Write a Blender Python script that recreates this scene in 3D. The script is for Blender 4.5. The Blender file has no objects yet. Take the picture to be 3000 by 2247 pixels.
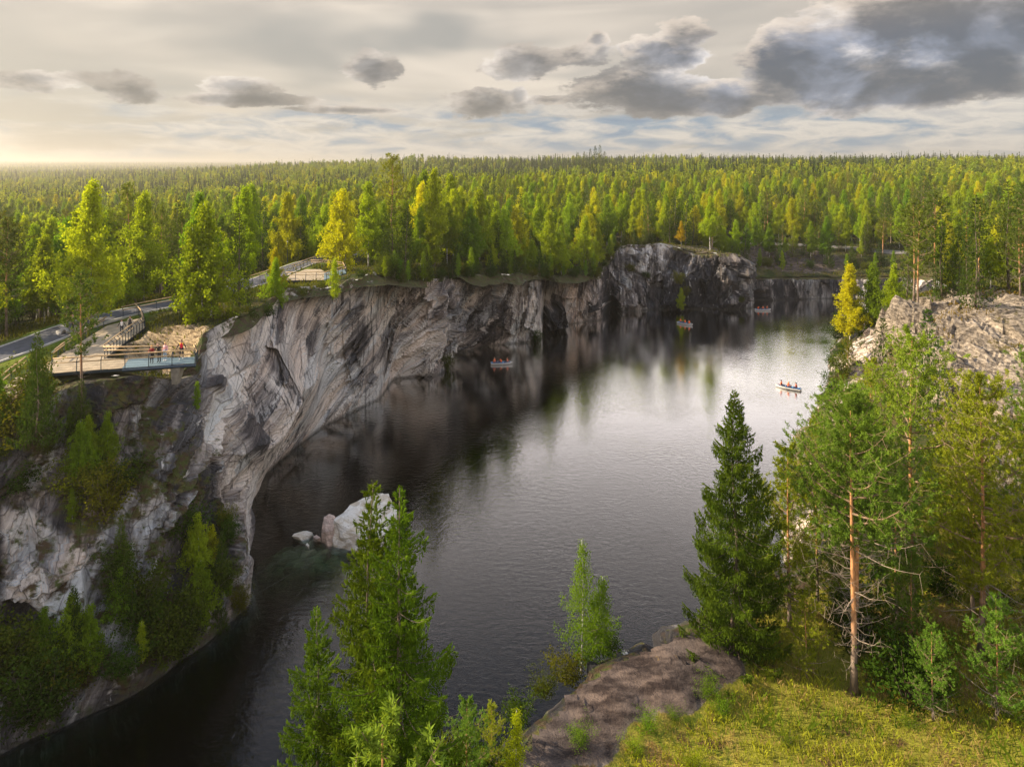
import bpy, math, random
import numpy as np
from mathutils import Vector, Matrix
random.seed(7); RNG = np.random.default_rng(7)
S = bpy.context.scene; C = S.collection
R = math.radians
CAMZ = 40.0
# ---------------------------------------------------------------- camera
cd = bpy.data.cameras.new('camera'); cam = bpy.data.objects.new('camera', cd); C.objects.link(cam)
cam.location = (0, 0, CAMZ); cam.rotation_euler = (R(90), 0, 0)
cd.sensor_width = 36.0; cd.lens = 36.0*1500/2212; cd.shift_y = -472.5/2212
cd.clip_start = 0.5; cd.clip_end = 60000
S.camera = cam
# ---------------------------------------------------------------- light, exposure
SUN_AZ, SUN_EL = R(-84), R(28)          # azimuth from +Y towards +X (negative: to the left)
S.view_settings.view_transform = 'Standard'; S.view_settings.look = 'None'
S.view_settings.exposure = 1.26; S.view_settings.gamma = 1.0; S.view_settings.use_curve_mapping = False
cy = S.cycles
cy.use_denoising = True; cy.max_bounces = 8; cy.diffuse_bounces = 3; cy.glossy_bounces = 3
cy.transmission_bounces = 4; cy.transparent_max_bounces = 12; cy.volume_bounces = 0
cy.caustics_reflective = False; cy.caustics_refractive = False; cy.sample_clamp_indirect = 4.0
sd = bpy.data.lights.new('sun', 'SUN'); so = bpy.data.objects.new('sun', sd); C.objects.link(so)
sd.energy = 5.0; sd.angle = R(0.6); sd.color = (1.0, 0.84, 0.60)
sdir = Vector((math.sin(SUN_AZ)*math.cos(SUN_EL), math.cos(SUN_AZ)*math.cos(SUN_EL), math.sin(SUN_EL)))
so.rotation_euler = sdir.to_track_quat('Z', 'Y').to_euler()

# node helper
class N:
    def __init__(s, tree): s.t = tree; s.n = tree.nodes; s.l = tree.links
    def new(s, typ, **kw):
        n = s.n.new(typ)
        for k, v in kw.items(): setattr(n, k, v)
        return n
    def put(s, sock, v):
        if v is None: return
        if isinstance(v, bpy.types.NodeSocket): s.l.new(v, sock)
        elif isinstance(v, (tuple, list)) and sock.type == 'RGBA' and len(v) == 3: sock.default_value = (*v, 1)
        else: sock.default_value = v
    def math(s, op, a, b=None, c=None, clamp=False):
        n = s.new('ShaderNodeMath', operation=op, use_clamp=clamp)
        s.put(n.inputs[0], a); s.put(n.inputs[1], b); s.put(n.inputs[2], c); return n.outputs[0]
    def vm(s, op, a, b=None, scale=None):
        n = s.new('ShaderNodeVectorMath', operation=op)
        s.put(n.inputs[0], a); s.put(n.inputs[1], b)
        if scale is not None: s.put(n.inputs['Scale'], scale)
        return n.outputs['Value'] if op in ('LENGTH', 'DOT_PRODUCT', 'DISTANCE') else n.outputs[0]
    def xyz(s, x=0.0, y=0.0, z=0.0):
        n = s.new('ShaderNodeCombineXYZ'); s.put(n.inputs[0], x); s.put(n.inputs[1], y); s.put(n.inputs[2], z); return n.outputs[0]
    def sep(s, v):
        n = s.new('ShaderNodeSeparateXYZ'); s.put(n.inputs[0], v); return n.outputs
    def noise(s, v, scale=1.0, detail=3.0, rough=0.5, dist=0.0, col=False):
        n = s.new('ShaderNodeTexNoise'); s.put(n.inputs['Vector'], v)
        s.put(n.inputs['Scale'], scale); s.put(n.inputs['Detail'], detail); s.put(n.inputs['Roughness'], rough); s.put(n.inputs['Distortion'], dist)
        return n.outputs['Color' if col else 'Fac']
    def ramp(s, f, stops, interp='LINEAR'):
        n = s.new('ShaderNodeValToRGB'); n.color_ramp.interpolation = interp
        e = n.color_ramp.elements
        while len(e) < len(stops): e.new(0.5)
        for i, (p, c) in enumerate(stops):
            e[i].position = p; e[i].color = (*c, 1) if isinstance(c, tuple) else (c, c, c, 1)
        s.put(n.inputs[0], f); return n.outputs[0]
    def sstep(s, f, a, b, lo=0.0, hi=1.0):
        n = s.new('ShaderNodeMapRange', interpolation_type='SMOOTHSTEP'); s.put(n.inputs[0], f)
        s.put(n.inputs[1], a); s.put(n.inputs[2], b); s.put(n.inputs[3], lo); s.put(n.inputs[4], hi); return n.outputs[0]
    def mix(s, f, a, b, typ='MIX'):
        n = s.new('ShaderNodeMix', data_type='RGBA', blend_type=typ)
        s.put(n.inputs[0], f); s.put(n.inputs[6], a); s.put(n.inputs[7], b); return n.outputs[2]
    def attr(s, name):
        n = s.new('ShaderNodeAttribute', attribute_name=name); return n.outputs
    def bump(s, h, strength=0.5, dist=0.1, normal=None):
        n = s.new('ShaderNodeBump'); s.put(n.inputs['Height'], h); s.put(n.inputs['Strength'], strength); s.put(n.inputs['Distance'], dist)
        s.put(n.inputs['Normal'], normal); return n.outputs[0]

# ---------------------------------------------------------------- world: daylight sky under a broken cloud deck
wd = bpy.data.worlds.new('World'); S.world = wd; wd.use_nodes = True
w = N(wd.node_tree); w.n.clear()
gen = w.new('ShaderNodeTexCoord').outputs['Generated']
dx, dy, dz = w.sep(gen)
az = w.math('ARCTAN2', dx, dy)
el = w.math('ARCTAN2', dz, w.math('SQRT', w.math('ADD', w.math('MULTIPLY', dx, dx), w.math('MULTIPLY', dy, dy))))
def px(u, v):
    a = math.atan((u-1106)/1500); return a, math.atan((356-v)/1500*math.cos(a))
BL = [  # cloud lumps: u, v, half width, half height in photo pixels (turned into azimuth and elevation), weight
 (90,170,120,30,1),(290,200,90,38,1),(505,187,85,24,1),(500,214,150,15,1),(795,150,64,42,1.1),(1120,138,95,48,1.1),(1040,222,90,40,1.1),
 (1120,210,25,28,1),(1250,120,70,30,1),(1290,85,26,26,1),(1440,120,100,50,1.2),(1500,70,90,38,1.2),(1390,205,210,62,1.3),(1600,205,160,46,1.2),(1190,216,70,14,1),
 (780,240,150,9,1),(1930,170,400,84,2.2),(2080,50,380,120,2.2),(1720,120,170,100,1.6),(2700,100,560,190,2.0),(-700,150,300,70,1),(-350,120,200,30,1)]
def density(vec, det):
    sx, sy, _ = w.sep(vec)
    best = None
    for (u, v, hw, hh, gn) in BL:
        a, e = px(u, v); a2, _e = px(u+hw, v); _a, e2 = px(u, v-hh); ra = max(abs(a2-a), .004); re = max(abs(e2-e), .003)
        n = w.new('ShaderNodeMapping', vector_type='POINT')
        n.inputs['Location'].default_value = (-a/ra, -e/re, 0); n.inputs['Scale'].default_value = (1/ra, 1/re, 0)
        w.put(n.inputs[0], vec); d = w.math('MULTIPLY_ADD', w.vm('LENGTH', n.outputs[0]), -gn, gn)
        best = d if best is None else w.math('MAXIMUM', best, d)
    f = w.math('MINIMUM', w.math('MAXIMUM', best, -0.8), 0.85)
    nz = w.noise(w.vm('MULTIPLY', vec, (0.8, 1.9, 1.0)), 10.0, det, 0.66, 0.05)
    nb = w.noise(w.vm('MULTIPLY', vec, (1.0, 1.5, 1.0)), 4.5, 2.0, 0.5)
    f = w.math('ADD', f, w.math('MULTIPLY', w.math('SUBTRACT', nz, 0.5), 3.1))
    f = w.math('ADD', f, w.math('MULTIPLY', w.math('SUBTRACT', nb, 0.5), 0.5))
    return f
p = w.xyz(az, el, 0.0)
def dark_lumps():
    f0 = density(p, 7.0); f1 = density(w.vm('ADD', p, (-0.014, 0.020, 0.0)), 5.0)
    return f0, f1
# high veil of cream cloud with soft greyish streaks
streak = w.noise(w.vm('MULTIPLY', p, (1.4, 8.0, 1.0)), 1.3, 4.0, 0.5, 0.6)
veil = w.ramp(streak, [(0.30, (0.33, 0.30, 0.262)), (0.44, (0.42, 0.375, 0.32)), (0.56, (0.56, 0.49, 0.41)), (0.70, (0.64, 0.565, 0.47))])
# above the picture the cloud deck is made brighter to lift fill and reflections, then dims towards the zenith
hi_deck = w.mix(w.sstep(el, R(27), R(46)), (0.80, 0.725, 0.70), (0.26, 0.335, 0.47))
veil = w.mix(w.sstep(el, R(12.5), R(20)), veil, hi_deck)
b_hi = w.new('ShaderNodeBackground'); w.put(b_hi.inputs[0], veil)
grey = w.noise(w.vm('MULTIPLY', w.vm('ADD', p, (3.1, 1.7, 0)), (1.0, 3.6, 1.0)), 2.2, 3.0, 0.5, 0.3)
veil2 = w.mix(w.math('MULTIPLY', w.math('MULTIPLY', w.sstep(grey, 0.43, 0.60), 0.85), w.sstep(el, R(17), R(13))), veil, (0.235, 0.232, 0.216))
# low cumulus rows above the horizon, with blue gaps
lown = w.noise(w.vm('MULTIPLY', p, (1.0, 3.8, 1.0)), 15.0, 7.0, 0.60, 0.5)
lowb = w.noise(w.vm('MULTIPLY', w.vm('ADD', p, (5.3, 0.9, 0)), (1.0, 7.5, 1.0)), 4.5, 2.0, 0.5)
lf = w.math('ADD', w.math('MULTIPLY', lown, 0.60), w.math('MULTIPLY', lowb, 0.40))
lowc = w.ramp(lf, [(0.33, (0.12, 0.19, 0.28)), (0.42, (0.20, 0.26, 0.325)), (0.48, (0.36, 0.36, 0.36)), (0.55, (0.52, 0.48, 0.43)), (0.62, (0.38, 0.37, 0.36)), (0.70, (0.30, 0.31, 0.33))])
lown2 = w.noise(w.vm('MULTIPLY', w.vm('ADD', p, (1.3, 4.9, 0)), (1.0, 7.0, 1.0)), 6.0, 4.0, 0.55)
lowmask = w.math('MULTIPLY', w.sstep(el, R(6.2), R(3.0)), w.sstep(w.math('ADD', lown2, w.math('MULTIPLY', az, 0.22)), 0.28, 0.50))
base = w.mix(lowmask, veil2, lowc)
base = w.mix(w.math('MULTIPLY', w.sstep(el, R(0.8), R(0.0)), 0.6), base, (0.52, 0.50, 0.47))
glow = w.math('MULTIPLY', w.sstep(az, R(5), R(-60)), w.sstep(el, R(28), R(4)))
base = w.mix(w.math('MULTIPLY', glow, 0.35), base, (0.72, 0.60, 0.45))
f0, f1 = dark_lumps()
cov = w.math('MULTIPLY', w.sstep(f0, -0.02, 0.22), 0.98)
lit = w.math('MULTIPLY', w.sstep(w.math('SUBTRACT', f0, f1), 0.0, 0.70), w.math('MULTIPLY', w.sstep(az, R(-4), R(14), 0.35, 0.9), w.sstep(f0, 1.0, 0.25)))
thick = w.sstep(f0, 0.0, 0.8)
rightc = w.sstep(az, R(-2), R(22))
dark = w.mix(rightc, (0.135, 0.126, 0.120), (0.085, 0.094, 0.118))
dark = w.mix(w.math('MULTIPLY', w.sstep(el, R(8.5), R(12.0)), 0.8), dark, (0.15, 0.13, 0.112))
body = w.mix(thick, w.mix(0.5, dark, (0.42, 0.375, 0.33)), dark)
dn = w.noise(w.vm('MULTIPLY', p, (1.0, 1.6, 1.0)), 8.0, 5.0, 0.55, 0.3)
body = w.mix(w.sstep(dn, 0.42, 0.68), w.vm('SCALE', body, scale=0.74), w.vm('SCALE', body, scale=2.5))
body = w.mix(w.math('MULTIPLY', w.sstep(el, R(5.5), R(10)), 0.45), body, w.vm('SCALE', body, scale=1.5))
ccol = w.mix(w.math('MULTIPLY', lit, 0.75), body, (0.60, 0.505, 0.41))
final = w.vm('SCALE', w.mix(cov, base, ccol), scale=w.sstep(el, R(12.8), R(18), 0.63, 1.0))
b2 = w.new('ShaderNodeBackground'); w.put(b2.inputs[0], final)
# the detailed low sky is worked out only where it is low and ahead; elsewhere the plain cloud deck goes on
front = w.math('MULTIPLY', w.sstep(el, R(24), R(18)), w.sstep(w.math('ABSOLUTE', az), R(80), R(66)))
front = w.math('MULTIPLY', front, w.math('GREATER_THAN', el, -0.02))
m1 = w.new('ShaderNodeMixShader'); w.put(m1.inputs[0], front); w.l.new(b_hi.outputs[0], m1.inputs[1]); w.l.new(b2.outputs[0], m1.inputs[2])
sky = w.new('ShaderNodeTexSky', sky_type='NISHITA'); sky.sun_disc = False; sky.sun_elevation = SUN_EL
sky.sun_rotation = SUN_AZ; sky.altitude = 60; sky.dust_density = 2.0
b1 = w.new('ShaderNodeBackground'); w.put(b1.inputs[0], sky.outputs[0]); b1.inputs[1].default_value = 0.08
ms = w.new('ShaderNodeMixShader'); ms.inputs[0].default_value = 0.93
w.l.new(b1.outputs[0], ms.inputs[1]); w.l.new(m1.outputs[0], ms.inputs[2])
w.l.new(ms.outputs[0], w.new('ShaderNodeOutputWorld').inputs[0])

# ---------------------------------------------------------------- numpy noise
def _h(*a):
    x = np.zeros(a[0].shape, np.uint64)
    for i, v in enumerate(a):
        x = (x ^ (v.astype(np.int64).astype(np.uint64)*np.uint64([73856093, 19349663, 83492791, 2654435761][i]))) * np.uint64(6364136223846793005) + np.uint64(1442695040888963407)
        x ^= x >> np.uint64(29)
    return ((x >> np.uint64(20)) & np.uint64(0xFFFFFF)).astype(np.float64)/0xFFFFFF
def vnoise(x, y, z):
    ix, iy, iz = np.floor(x), np.floor(y), np.floor(z)
    fx, fy, fz = x-ix, y-iy, z-iz
    fx, fy, fz = [f*f*(3-2*f) for f in (fx, fy, fz)]
    r = 0
    for i in (0, 1):
        for j in (0, 1):
            for k in (0, 1):
                r = r + _h(ix+i, iy+j, iz+k)*(fx if i else 1-fx)*(fy if j else 1-fy)*(fz if k else 1-fz)
    return r*2-1
def fbm(x, y, z, oct=4, lac=2.03, gain=0.5):
    r = 0; a = 1; t = 0
    for i in range(oct):
        r = r + a*vnoise(x+i*17.3, y-i*9.1, z+i*5.7); t += a; a *= gain; x = x*lac; y = y*lac; z = z*lac
    return r/t
def facet(a, b, seed=0, tilt=0.7):
    """blocky 2-D cells: each cell is a tilted plane; returns height, crack (0 at a joint) and a cell value"""
    ia, ib = np.floor(a), np.floor(b)
    best = np.full(a.shape, 9e9); sec = np.full(a.shape, 9e9); hh = np.zeros(a.shape); cid = np.zeros(a.shape)
    sd_ = np.full(a.shape, float(seed))
    for i in (-1, 0, 1):
        for j in (-1, 0, 1):
            ca, cb = ia+i, ib+j
            pa = ca+_h(ca, cb, sd_); pb = cb+_h(ca, cb, sd_+1)
            d = (a-pa)**2+(b-pb)**2
            h = (_h(ca, cb, sd_+2)-.5)+tilt*((_h(ca, cb, sd_+3)-.5)*(a-pa)+(_h(ca, cb, sd_+4)-.5)*(b-pb))*2
            m = d < best
            sec = np.where(m, best, np.minimum(sec, d)); hh = np.where(m, h, hh); cid = np.where(m, _h(ca, cb, sd_+5), cid); best = np.minimum(best, d)
    return hh, np.sqrt(sec)-np.sqrt(best), cid

# ---------------------------------------------------------------- scene helpers
def tag(o, label=None, cat=None, group=None, kind=None):
    if label: o['label'] = label
    if cat: o['category'] = cat
    if group: o['group'] = group
    if kind: o['kind'] = kind
    return o
def empty(name, loc, rz=0.0):
    o = bpy.data.objects.new(name, None); C.objects.link(o); o.location = loc; o.rotation_euler = (0, 0, rz); o.empty_display_size = 0.2; return o
def make_mesh(name, verts, faces, mats, midx=None, smooth=False, attrs=None):
    """faces: list of (k,n) index arrays of equal length rows, or one array, or a python list of lists"""
    me = bpy.data.meshes.new(name)
    verts = np.asarray(verts, np.float32).reshape(-1, 3)
    if isinstance(faces, np.ndarray): faces = [faces]
    if len(faces) and isinstance(faces[0], np.ndarray):
        faces = [f for f in faces if len(f)]
        tot = np.concatenate([np.full(len(f), f.shape[1], np.int32) for f in faces])
        li = np.concatenate([f.ravel() for f in faces]).astype(np.int32)
    else:
        tot = np.array([len(f) for f in faces], np.int32); li = np.array([i for f in faces for i in f], np.int32)
    me.vertices.add(len(verts)); me.vertices.foreach_set('co', verts.ravel())
    me.loops.add(len(li)); me.loops.foreach_set('vertex_index', li)
    me.polygons.add(len(tot)); me.polygons.foreach_set('loop_start', np.concatenate([[0], np.cumsum(tot)[:-1]]).astype(np.int32))
    for m in (mats if isinstance(mats, (list, tuple)) else [mats]): me.materials.append(m)
    if midx is not None: me.polygons.foreach_set('material_index', np.asarray(midx, np.int32))
    me.polygons.foreach_set('use_smooth', np.full(len(tot), smooth))
    if attrs:
        for k, (dom, v) in attrs.items():
            v = np.asarray(v, np.float32)
            if v.ndim == 1: a = me.attributes.new(k, 'FLOAT', dom); a.data.foreach_set('value', v)
            else: a = me.attributes.new(k, 'FLOAT_VECTOR', dom); a.data.foreach_set('vector', v.ravel())
    me.update(calc_edges=True); me.validate()
    return me
def obj(name, me, parent=None, loc=None):
    o = bpy.data.objects.new(name, me); C.objects.link(o)
    if parent: o.parent = parent
    if loc is not None: o.location = loc
    return o
class MB:
    """collects simple solids into one mesh"""
    def __init__(s): s.v = []; s.f = []; s.m = []; s.n = 0
    def add(s, v, f, m=0):
        v = [tuple(q) for q in v]; s.v += v; s.f += [[i+s.n for i in q] for q in f]; s.m += [m]*len(f); s.n += len(v); return s
    def box(s, c, size, rz=0.0, m=0, M=None):
        hx, hy, hz = [q/2 for q in size]; ca, sa = math.cos(rz), math.sin(rz); vs = []
        for x, y, z in [(-hx,-hy,-hz),(hx,-hy,-hz),(hx,hy,-hz),(-hx,hy,-hz),(-hx,-hy,hz),(hx,-hy,hz),(hx,hy,hz),(-hx,hy,hz)]:
            vs.append((c[0]+x*ca-y*sa, c[1]+x*sa+y*ca, c[2]+z))
        return s.add(vs, [[0,3,2,1],[4,5,6,7],[0,1,5,4],[1,2,6,5],[2,3,7,6],[3,0,4,7]], m)
    def tube(s, pts, r, seg=6, m=0, cap=True):
        pts = [Vector(q) for q in pts]; rs = r if isinstance(r, (list, tuple)) else [r]*len(pts)
        vs = []; prev = None
        for i, q in enumerate(pts):
            t = (pts[min(i+1, len(pts)-1)]-pts[max(i-1, 0)]).normalized()
            a = prev if prev is not None else (Vector((1, 0, 0)) if abs(t.x) < .9 else Vector((0, 1, 0)))
            a = (a-t*a.dot(t)).normalized(); prev = a; b = t.cross(a)
            for k in range(seg):
                an = 2*math.pi*k/seg; vs.append(q+(a*math.cos(an)+b*math.sin(an))*rs[i])
        f = []
        for i in range(len(pts)-1):
            for k in range(seg): f.append([i*seg+k, i*seg+(k+1) % seg, (i+1)*seg+(k+1) % seg, (i+1)*seg+k])
        if cap: f.append(list(range(seg))[::-1]); f.append([(len(pts)-1)*seg+k for k in range(seg)])
        return s.add(vs, f, m)
    def mesh(s, name, mats, smooth=False): return make_mesh(name, s.v, s.f, mats, s.m, smooth)
    def obj(s, name, mats, parent=None, smooth=False, loc=None): return obj(name, s.mesh(name, mats, smooth), parent, loc)
def W(u, v, D): return np.array([(u-1106)/1500*D, D, CAMZ-(v-356)/1500*D])
def G(u, v, z):
    D = (CAMZ-z)*1500/(v-356); return np.array([(u-1106)/1500*D, D, z])

# ---------------------------------------------------------------- materials
def mat(name, color=(0.5, 0.5, 0.5), rough=0.8, metal=0.0, spec=0.3, var=0.0, vscale=3.0, bump=0.0, bscale=20.0):
    m = bpy.data.materials.new(name); m.use_nodes = True; k = N(m.node_tree); b = k.n['Principled BSDF']
    b.inputs['Roughness'].default_value = rough; b.inputs['Metallic'].default_value = metal; b.inputs['Specular IOR Level'].default_value = spec
    tc = k.new('ShaderNodeTexCoord').outputs['Object']
    if var > 0:
        n = k.noise(tc, vscale, 4.0, 0.6); c = k.mix(k.sstep(n, 0.3, 0.7), tuple(x*(1-var) for x in color), tuple(min(1, x*(1+var)) for x in color))
        k.put(b.inputs['Base Color'], c)
    else: b.inputs['Base Color'].default_value = (*color, 1)
    if bump > 0: k.put(b.inputs['Normal'], k.bump(k.noise(tc, bscale, 4.0), bump, 0.02))
    return m
def leaf_mat(name, c0, c1, c2=None, transl=0.45, cs=0.8):
    """foliage: per-leaf and per-tree hue differences, light passing through"""
    m = bpy.data.materials.new(name); m.use_nodes = True; k = N(m.node_tree); k.n.clear()
    v = k.attr('var')[2]; rn = k.new('ShaderNodeObjectInfo').outputs['Random']
    tc = k.new('ShaderNodeTexCoord').outputs['Object']
    nn = k.noise(tc, cs, 2.0, 0.5)
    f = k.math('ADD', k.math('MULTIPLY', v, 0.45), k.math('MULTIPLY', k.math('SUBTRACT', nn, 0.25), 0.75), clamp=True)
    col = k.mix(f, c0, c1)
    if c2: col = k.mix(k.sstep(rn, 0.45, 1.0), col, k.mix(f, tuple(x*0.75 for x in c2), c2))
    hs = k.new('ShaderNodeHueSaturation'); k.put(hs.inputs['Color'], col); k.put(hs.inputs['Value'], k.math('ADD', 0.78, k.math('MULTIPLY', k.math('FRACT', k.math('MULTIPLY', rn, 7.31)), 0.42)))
    k.put(hs.inputs['Hue'], k.math('ADD', 0.488, k.math('MULTIPLY', k.math('FRACT', k.math('MULTIPLY', rn, 3.7)), 0.024)))
    d = k.new('ShaderNodeBsdfDiffuse'); t = k.new('ShaderNodeBsdfTranslucent')
    k.put(d.inputs[0], hs.outputs[0]); k.put(t.inputs[0], k.vm('MULTIPLY', hs.outputs[0], (1.25, 1.15, 0.5)))
    x = k.new('ShaderNodeMixShader'); x.inputs[0].default_value = transl; k.l.new(d.outputs[0], x.inputs[1]); k.l.new(t.outputs[0], x.inputs[2])
    k.l.new(x.outputs[0], k.new('ShaderNodeOutputMaterial').inputs[0]); return m

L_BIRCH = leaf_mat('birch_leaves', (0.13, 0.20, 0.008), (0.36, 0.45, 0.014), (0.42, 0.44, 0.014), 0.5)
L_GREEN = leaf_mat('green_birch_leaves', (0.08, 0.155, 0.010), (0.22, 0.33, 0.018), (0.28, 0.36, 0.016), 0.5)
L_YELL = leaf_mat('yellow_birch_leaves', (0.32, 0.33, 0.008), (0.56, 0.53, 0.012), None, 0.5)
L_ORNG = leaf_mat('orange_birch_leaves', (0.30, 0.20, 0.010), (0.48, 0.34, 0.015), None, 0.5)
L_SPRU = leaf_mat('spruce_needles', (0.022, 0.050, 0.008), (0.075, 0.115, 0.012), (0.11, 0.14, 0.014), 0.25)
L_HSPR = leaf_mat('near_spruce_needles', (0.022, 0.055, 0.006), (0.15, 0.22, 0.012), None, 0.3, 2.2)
L_PINE = leaf_mat('pine_needles', (0.05, 0.095, 0.014), (0.16, 0.21, 0.03), (0.22, 0.24, 0.02), 0.3)
L_HPIN = leaf_mat('near_pine_needles', (0.06, 0.13, 0.018), (0.20, 0.30, 0.035), (0.27, 0.31, 0.02), 0.35, 1.2)
L_SHRB = leaf_mat('shrub_leaves', (0.02, 0.045, 0.006), (0.07, 0.11, 0.010), (0.14, 0.14, 0.012), 0.4)
L_BRSH = leaf_mat('bright_shrub_leaves', (0.05, 0.17, 0.006), (0.12, 0.30, 0.008), None, 0.5)
L_FARB = leaf_mat('far_broadleaf', (0.10, 0.14, 0.010), (0.26, 0.32, 0.016), (0.36, 0.37, 0.016), 0.4, 0.12)
L_FARS = leaf_mat('far_conifer', (0.022, 0.042, 0.010), (0.06, 0.085, 0.012), (0.085, 0.11, 0.014), 0.2, 0.12)
def bark(name, c0, c1, zs, top=None, th=0.0):
    m = bpy.data.materials.new(name); m.use_nodes = True; k = N(m.node_tree); b = k.n['Principled BSDF']; b.inputs['Roughness'].default_value = 0.9
    tc = k.new('ShaderNodeTexCoord').outputs['Object']; n = k.noise(k.vm('MULTIPLY', tc, (4, 4, zs)), 1.0, 4.0, 0.6)
    col = k.mix(k.sstep(n, 0.42, 0.58), c0, c1)
    if top: col = k.mix(k.sstep(k.sep(tc)[2], th, th+4), col, k.mix(k.sstep(n, 0.35, 0.65), tuple(x*.6 for x in top), top))
    k.put(b.inputs['Base Color'], col); k.put(b.inputs['Normal'], k.bump(n, 0.6, 0.03)); return m
B_BIRCH = bark('birch_bark', (0.10, 0.09, 0.08), (0.62, 0.58, 0.52), 3.0)
B_SPRU = bark('spruce_bark', (0.07, 0.05, 0.035), (0.16, 0.12, 0.09), 2.0)
B_PINE = bark('pine_bark', (0.10, 0.075, 0.06), (0.22, 0.16, 0.12), 1.5, (0.50, 0.24, 0.10), 2.0)
B_TWIG = mat('pine_limbs', (0.20, 0.135, 0.085), 0.9, var=0.35)
L_DSPR = leaf_mat('lone_spruce_needles', (0.024, 0.052, 0.007), (0.135, 0.175, 0.012), None, 0.25, 1.0)
B_DEAD = mat('dead_twigs', (0.24, 0.19, 0.15), 0.9, var=0.3)
B_SHRB = mat('shrub_stems', (0.12, 0.09, 0.07), 0.9, var=0.3)
# ================================================================ TERRAIN
# quarry rim: (lake-level foot x,y), (rim x,y,z), optional belly point, (roughness, lightness, vegetation, bedding skew, warm)
def Wt(u, v, D): return tuple(W(u, v, D))
def Gs(u, v): return tuple(G(u, v, 0.0)[:2])
RIM = [
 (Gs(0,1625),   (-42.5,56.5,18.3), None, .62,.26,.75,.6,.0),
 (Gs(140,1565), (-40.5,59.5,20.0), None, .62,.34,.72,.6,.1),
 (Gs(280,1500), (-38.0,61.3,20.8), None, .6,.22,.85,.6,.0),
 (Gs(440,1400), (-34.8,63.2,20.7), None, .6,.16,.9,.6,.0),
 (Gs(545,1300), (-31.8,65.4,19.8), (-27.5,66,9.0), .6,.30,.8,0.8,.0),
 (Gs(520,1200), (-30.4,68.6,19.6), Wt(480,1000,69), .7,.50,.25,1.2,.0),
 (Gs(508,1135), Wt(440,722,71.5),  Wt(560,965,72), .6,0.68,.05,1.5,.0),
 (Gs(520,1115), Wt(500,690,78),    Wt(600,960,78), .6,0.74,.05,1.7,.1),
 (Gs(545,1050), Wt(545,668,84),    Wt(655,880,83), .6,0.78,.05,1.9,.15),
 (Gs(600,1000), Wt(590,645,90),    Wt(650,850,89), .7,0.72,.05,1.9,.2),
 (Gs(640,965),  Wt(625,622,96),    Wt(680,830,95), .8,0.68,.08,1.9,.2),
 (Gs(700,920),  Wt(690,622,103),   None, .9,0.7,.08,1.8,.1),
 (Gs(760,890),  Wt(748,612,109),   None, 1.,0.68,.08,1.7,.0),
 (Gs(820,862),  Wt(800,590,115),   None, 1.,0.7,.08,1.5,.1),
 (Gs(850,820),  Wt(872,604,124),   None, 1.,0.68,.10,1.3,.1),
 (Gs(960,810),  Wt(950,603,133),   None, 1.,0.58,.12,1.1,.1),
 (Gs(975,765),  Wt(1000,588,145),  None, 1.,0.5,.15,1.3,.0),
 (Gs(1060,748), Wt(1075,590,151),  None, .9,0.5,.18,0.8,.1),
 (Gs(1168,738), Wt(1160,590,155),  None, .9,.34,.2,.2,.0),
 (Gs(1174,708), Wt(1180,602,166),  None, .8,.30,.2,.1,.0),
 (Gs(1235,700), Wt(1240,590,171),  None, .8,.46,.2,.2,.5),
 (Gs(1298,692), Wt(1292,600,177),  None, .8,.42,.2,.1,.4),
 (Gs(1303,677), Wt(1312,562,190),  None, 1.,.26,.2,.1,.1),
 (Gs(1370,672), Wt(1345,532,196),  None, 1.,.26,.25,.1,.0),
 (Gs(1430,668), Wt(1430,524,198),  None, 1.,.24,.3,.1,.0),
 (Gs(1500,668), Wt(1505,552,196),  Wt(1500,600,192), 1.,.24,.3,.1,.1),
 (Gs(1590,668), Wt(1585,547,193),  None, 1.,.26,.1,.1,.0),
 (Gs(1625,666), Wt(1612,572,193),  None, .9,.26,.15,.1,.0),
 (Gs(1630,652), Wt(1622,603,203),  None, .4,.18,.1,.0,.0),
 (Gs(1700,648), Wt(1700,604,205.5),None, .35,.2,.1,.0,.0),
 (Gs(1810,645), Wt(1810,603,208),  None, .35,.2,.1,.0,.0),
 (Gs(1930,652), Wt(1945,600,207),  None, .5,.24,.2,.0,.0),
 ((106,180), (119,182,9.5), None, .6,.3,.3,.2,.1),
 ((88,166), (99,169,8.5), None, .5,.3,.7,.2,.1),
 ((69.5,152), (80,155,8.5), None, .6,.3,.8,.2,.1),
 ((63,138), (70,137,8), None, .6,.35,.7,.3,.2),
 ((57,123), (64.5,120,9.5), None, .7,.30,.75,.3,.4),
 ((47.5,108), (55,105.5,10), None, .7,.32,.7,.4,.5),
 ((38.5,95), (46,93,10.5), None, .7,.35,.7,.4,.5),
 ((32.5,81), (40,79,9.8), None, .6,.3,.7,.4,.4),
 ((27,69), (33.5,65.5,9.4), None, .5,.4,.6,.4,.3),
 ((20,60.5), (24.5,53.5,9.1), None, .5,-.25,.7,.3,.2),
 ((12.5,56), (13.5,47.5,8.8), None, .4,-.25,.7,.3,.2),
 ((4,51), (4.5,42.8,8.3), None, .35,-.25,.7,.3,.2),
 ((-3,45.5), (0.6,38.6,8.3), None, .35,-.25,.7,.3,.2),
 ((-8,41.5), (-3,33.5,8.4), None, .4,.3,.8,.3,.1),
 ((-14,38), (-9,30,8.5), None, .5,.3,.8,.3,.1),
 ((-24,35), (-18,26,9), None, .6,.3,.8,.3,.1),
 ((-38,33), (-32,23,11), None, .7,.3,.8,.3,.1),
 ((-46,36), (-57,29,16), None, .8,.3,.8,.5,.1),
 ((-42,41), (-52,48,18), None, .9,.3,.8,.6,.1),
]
nR = len(RIM)
Sx = np.array([r[0] for r in RIM], float); Tx = np.array([r[1] for r in RIM], float)
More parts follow.
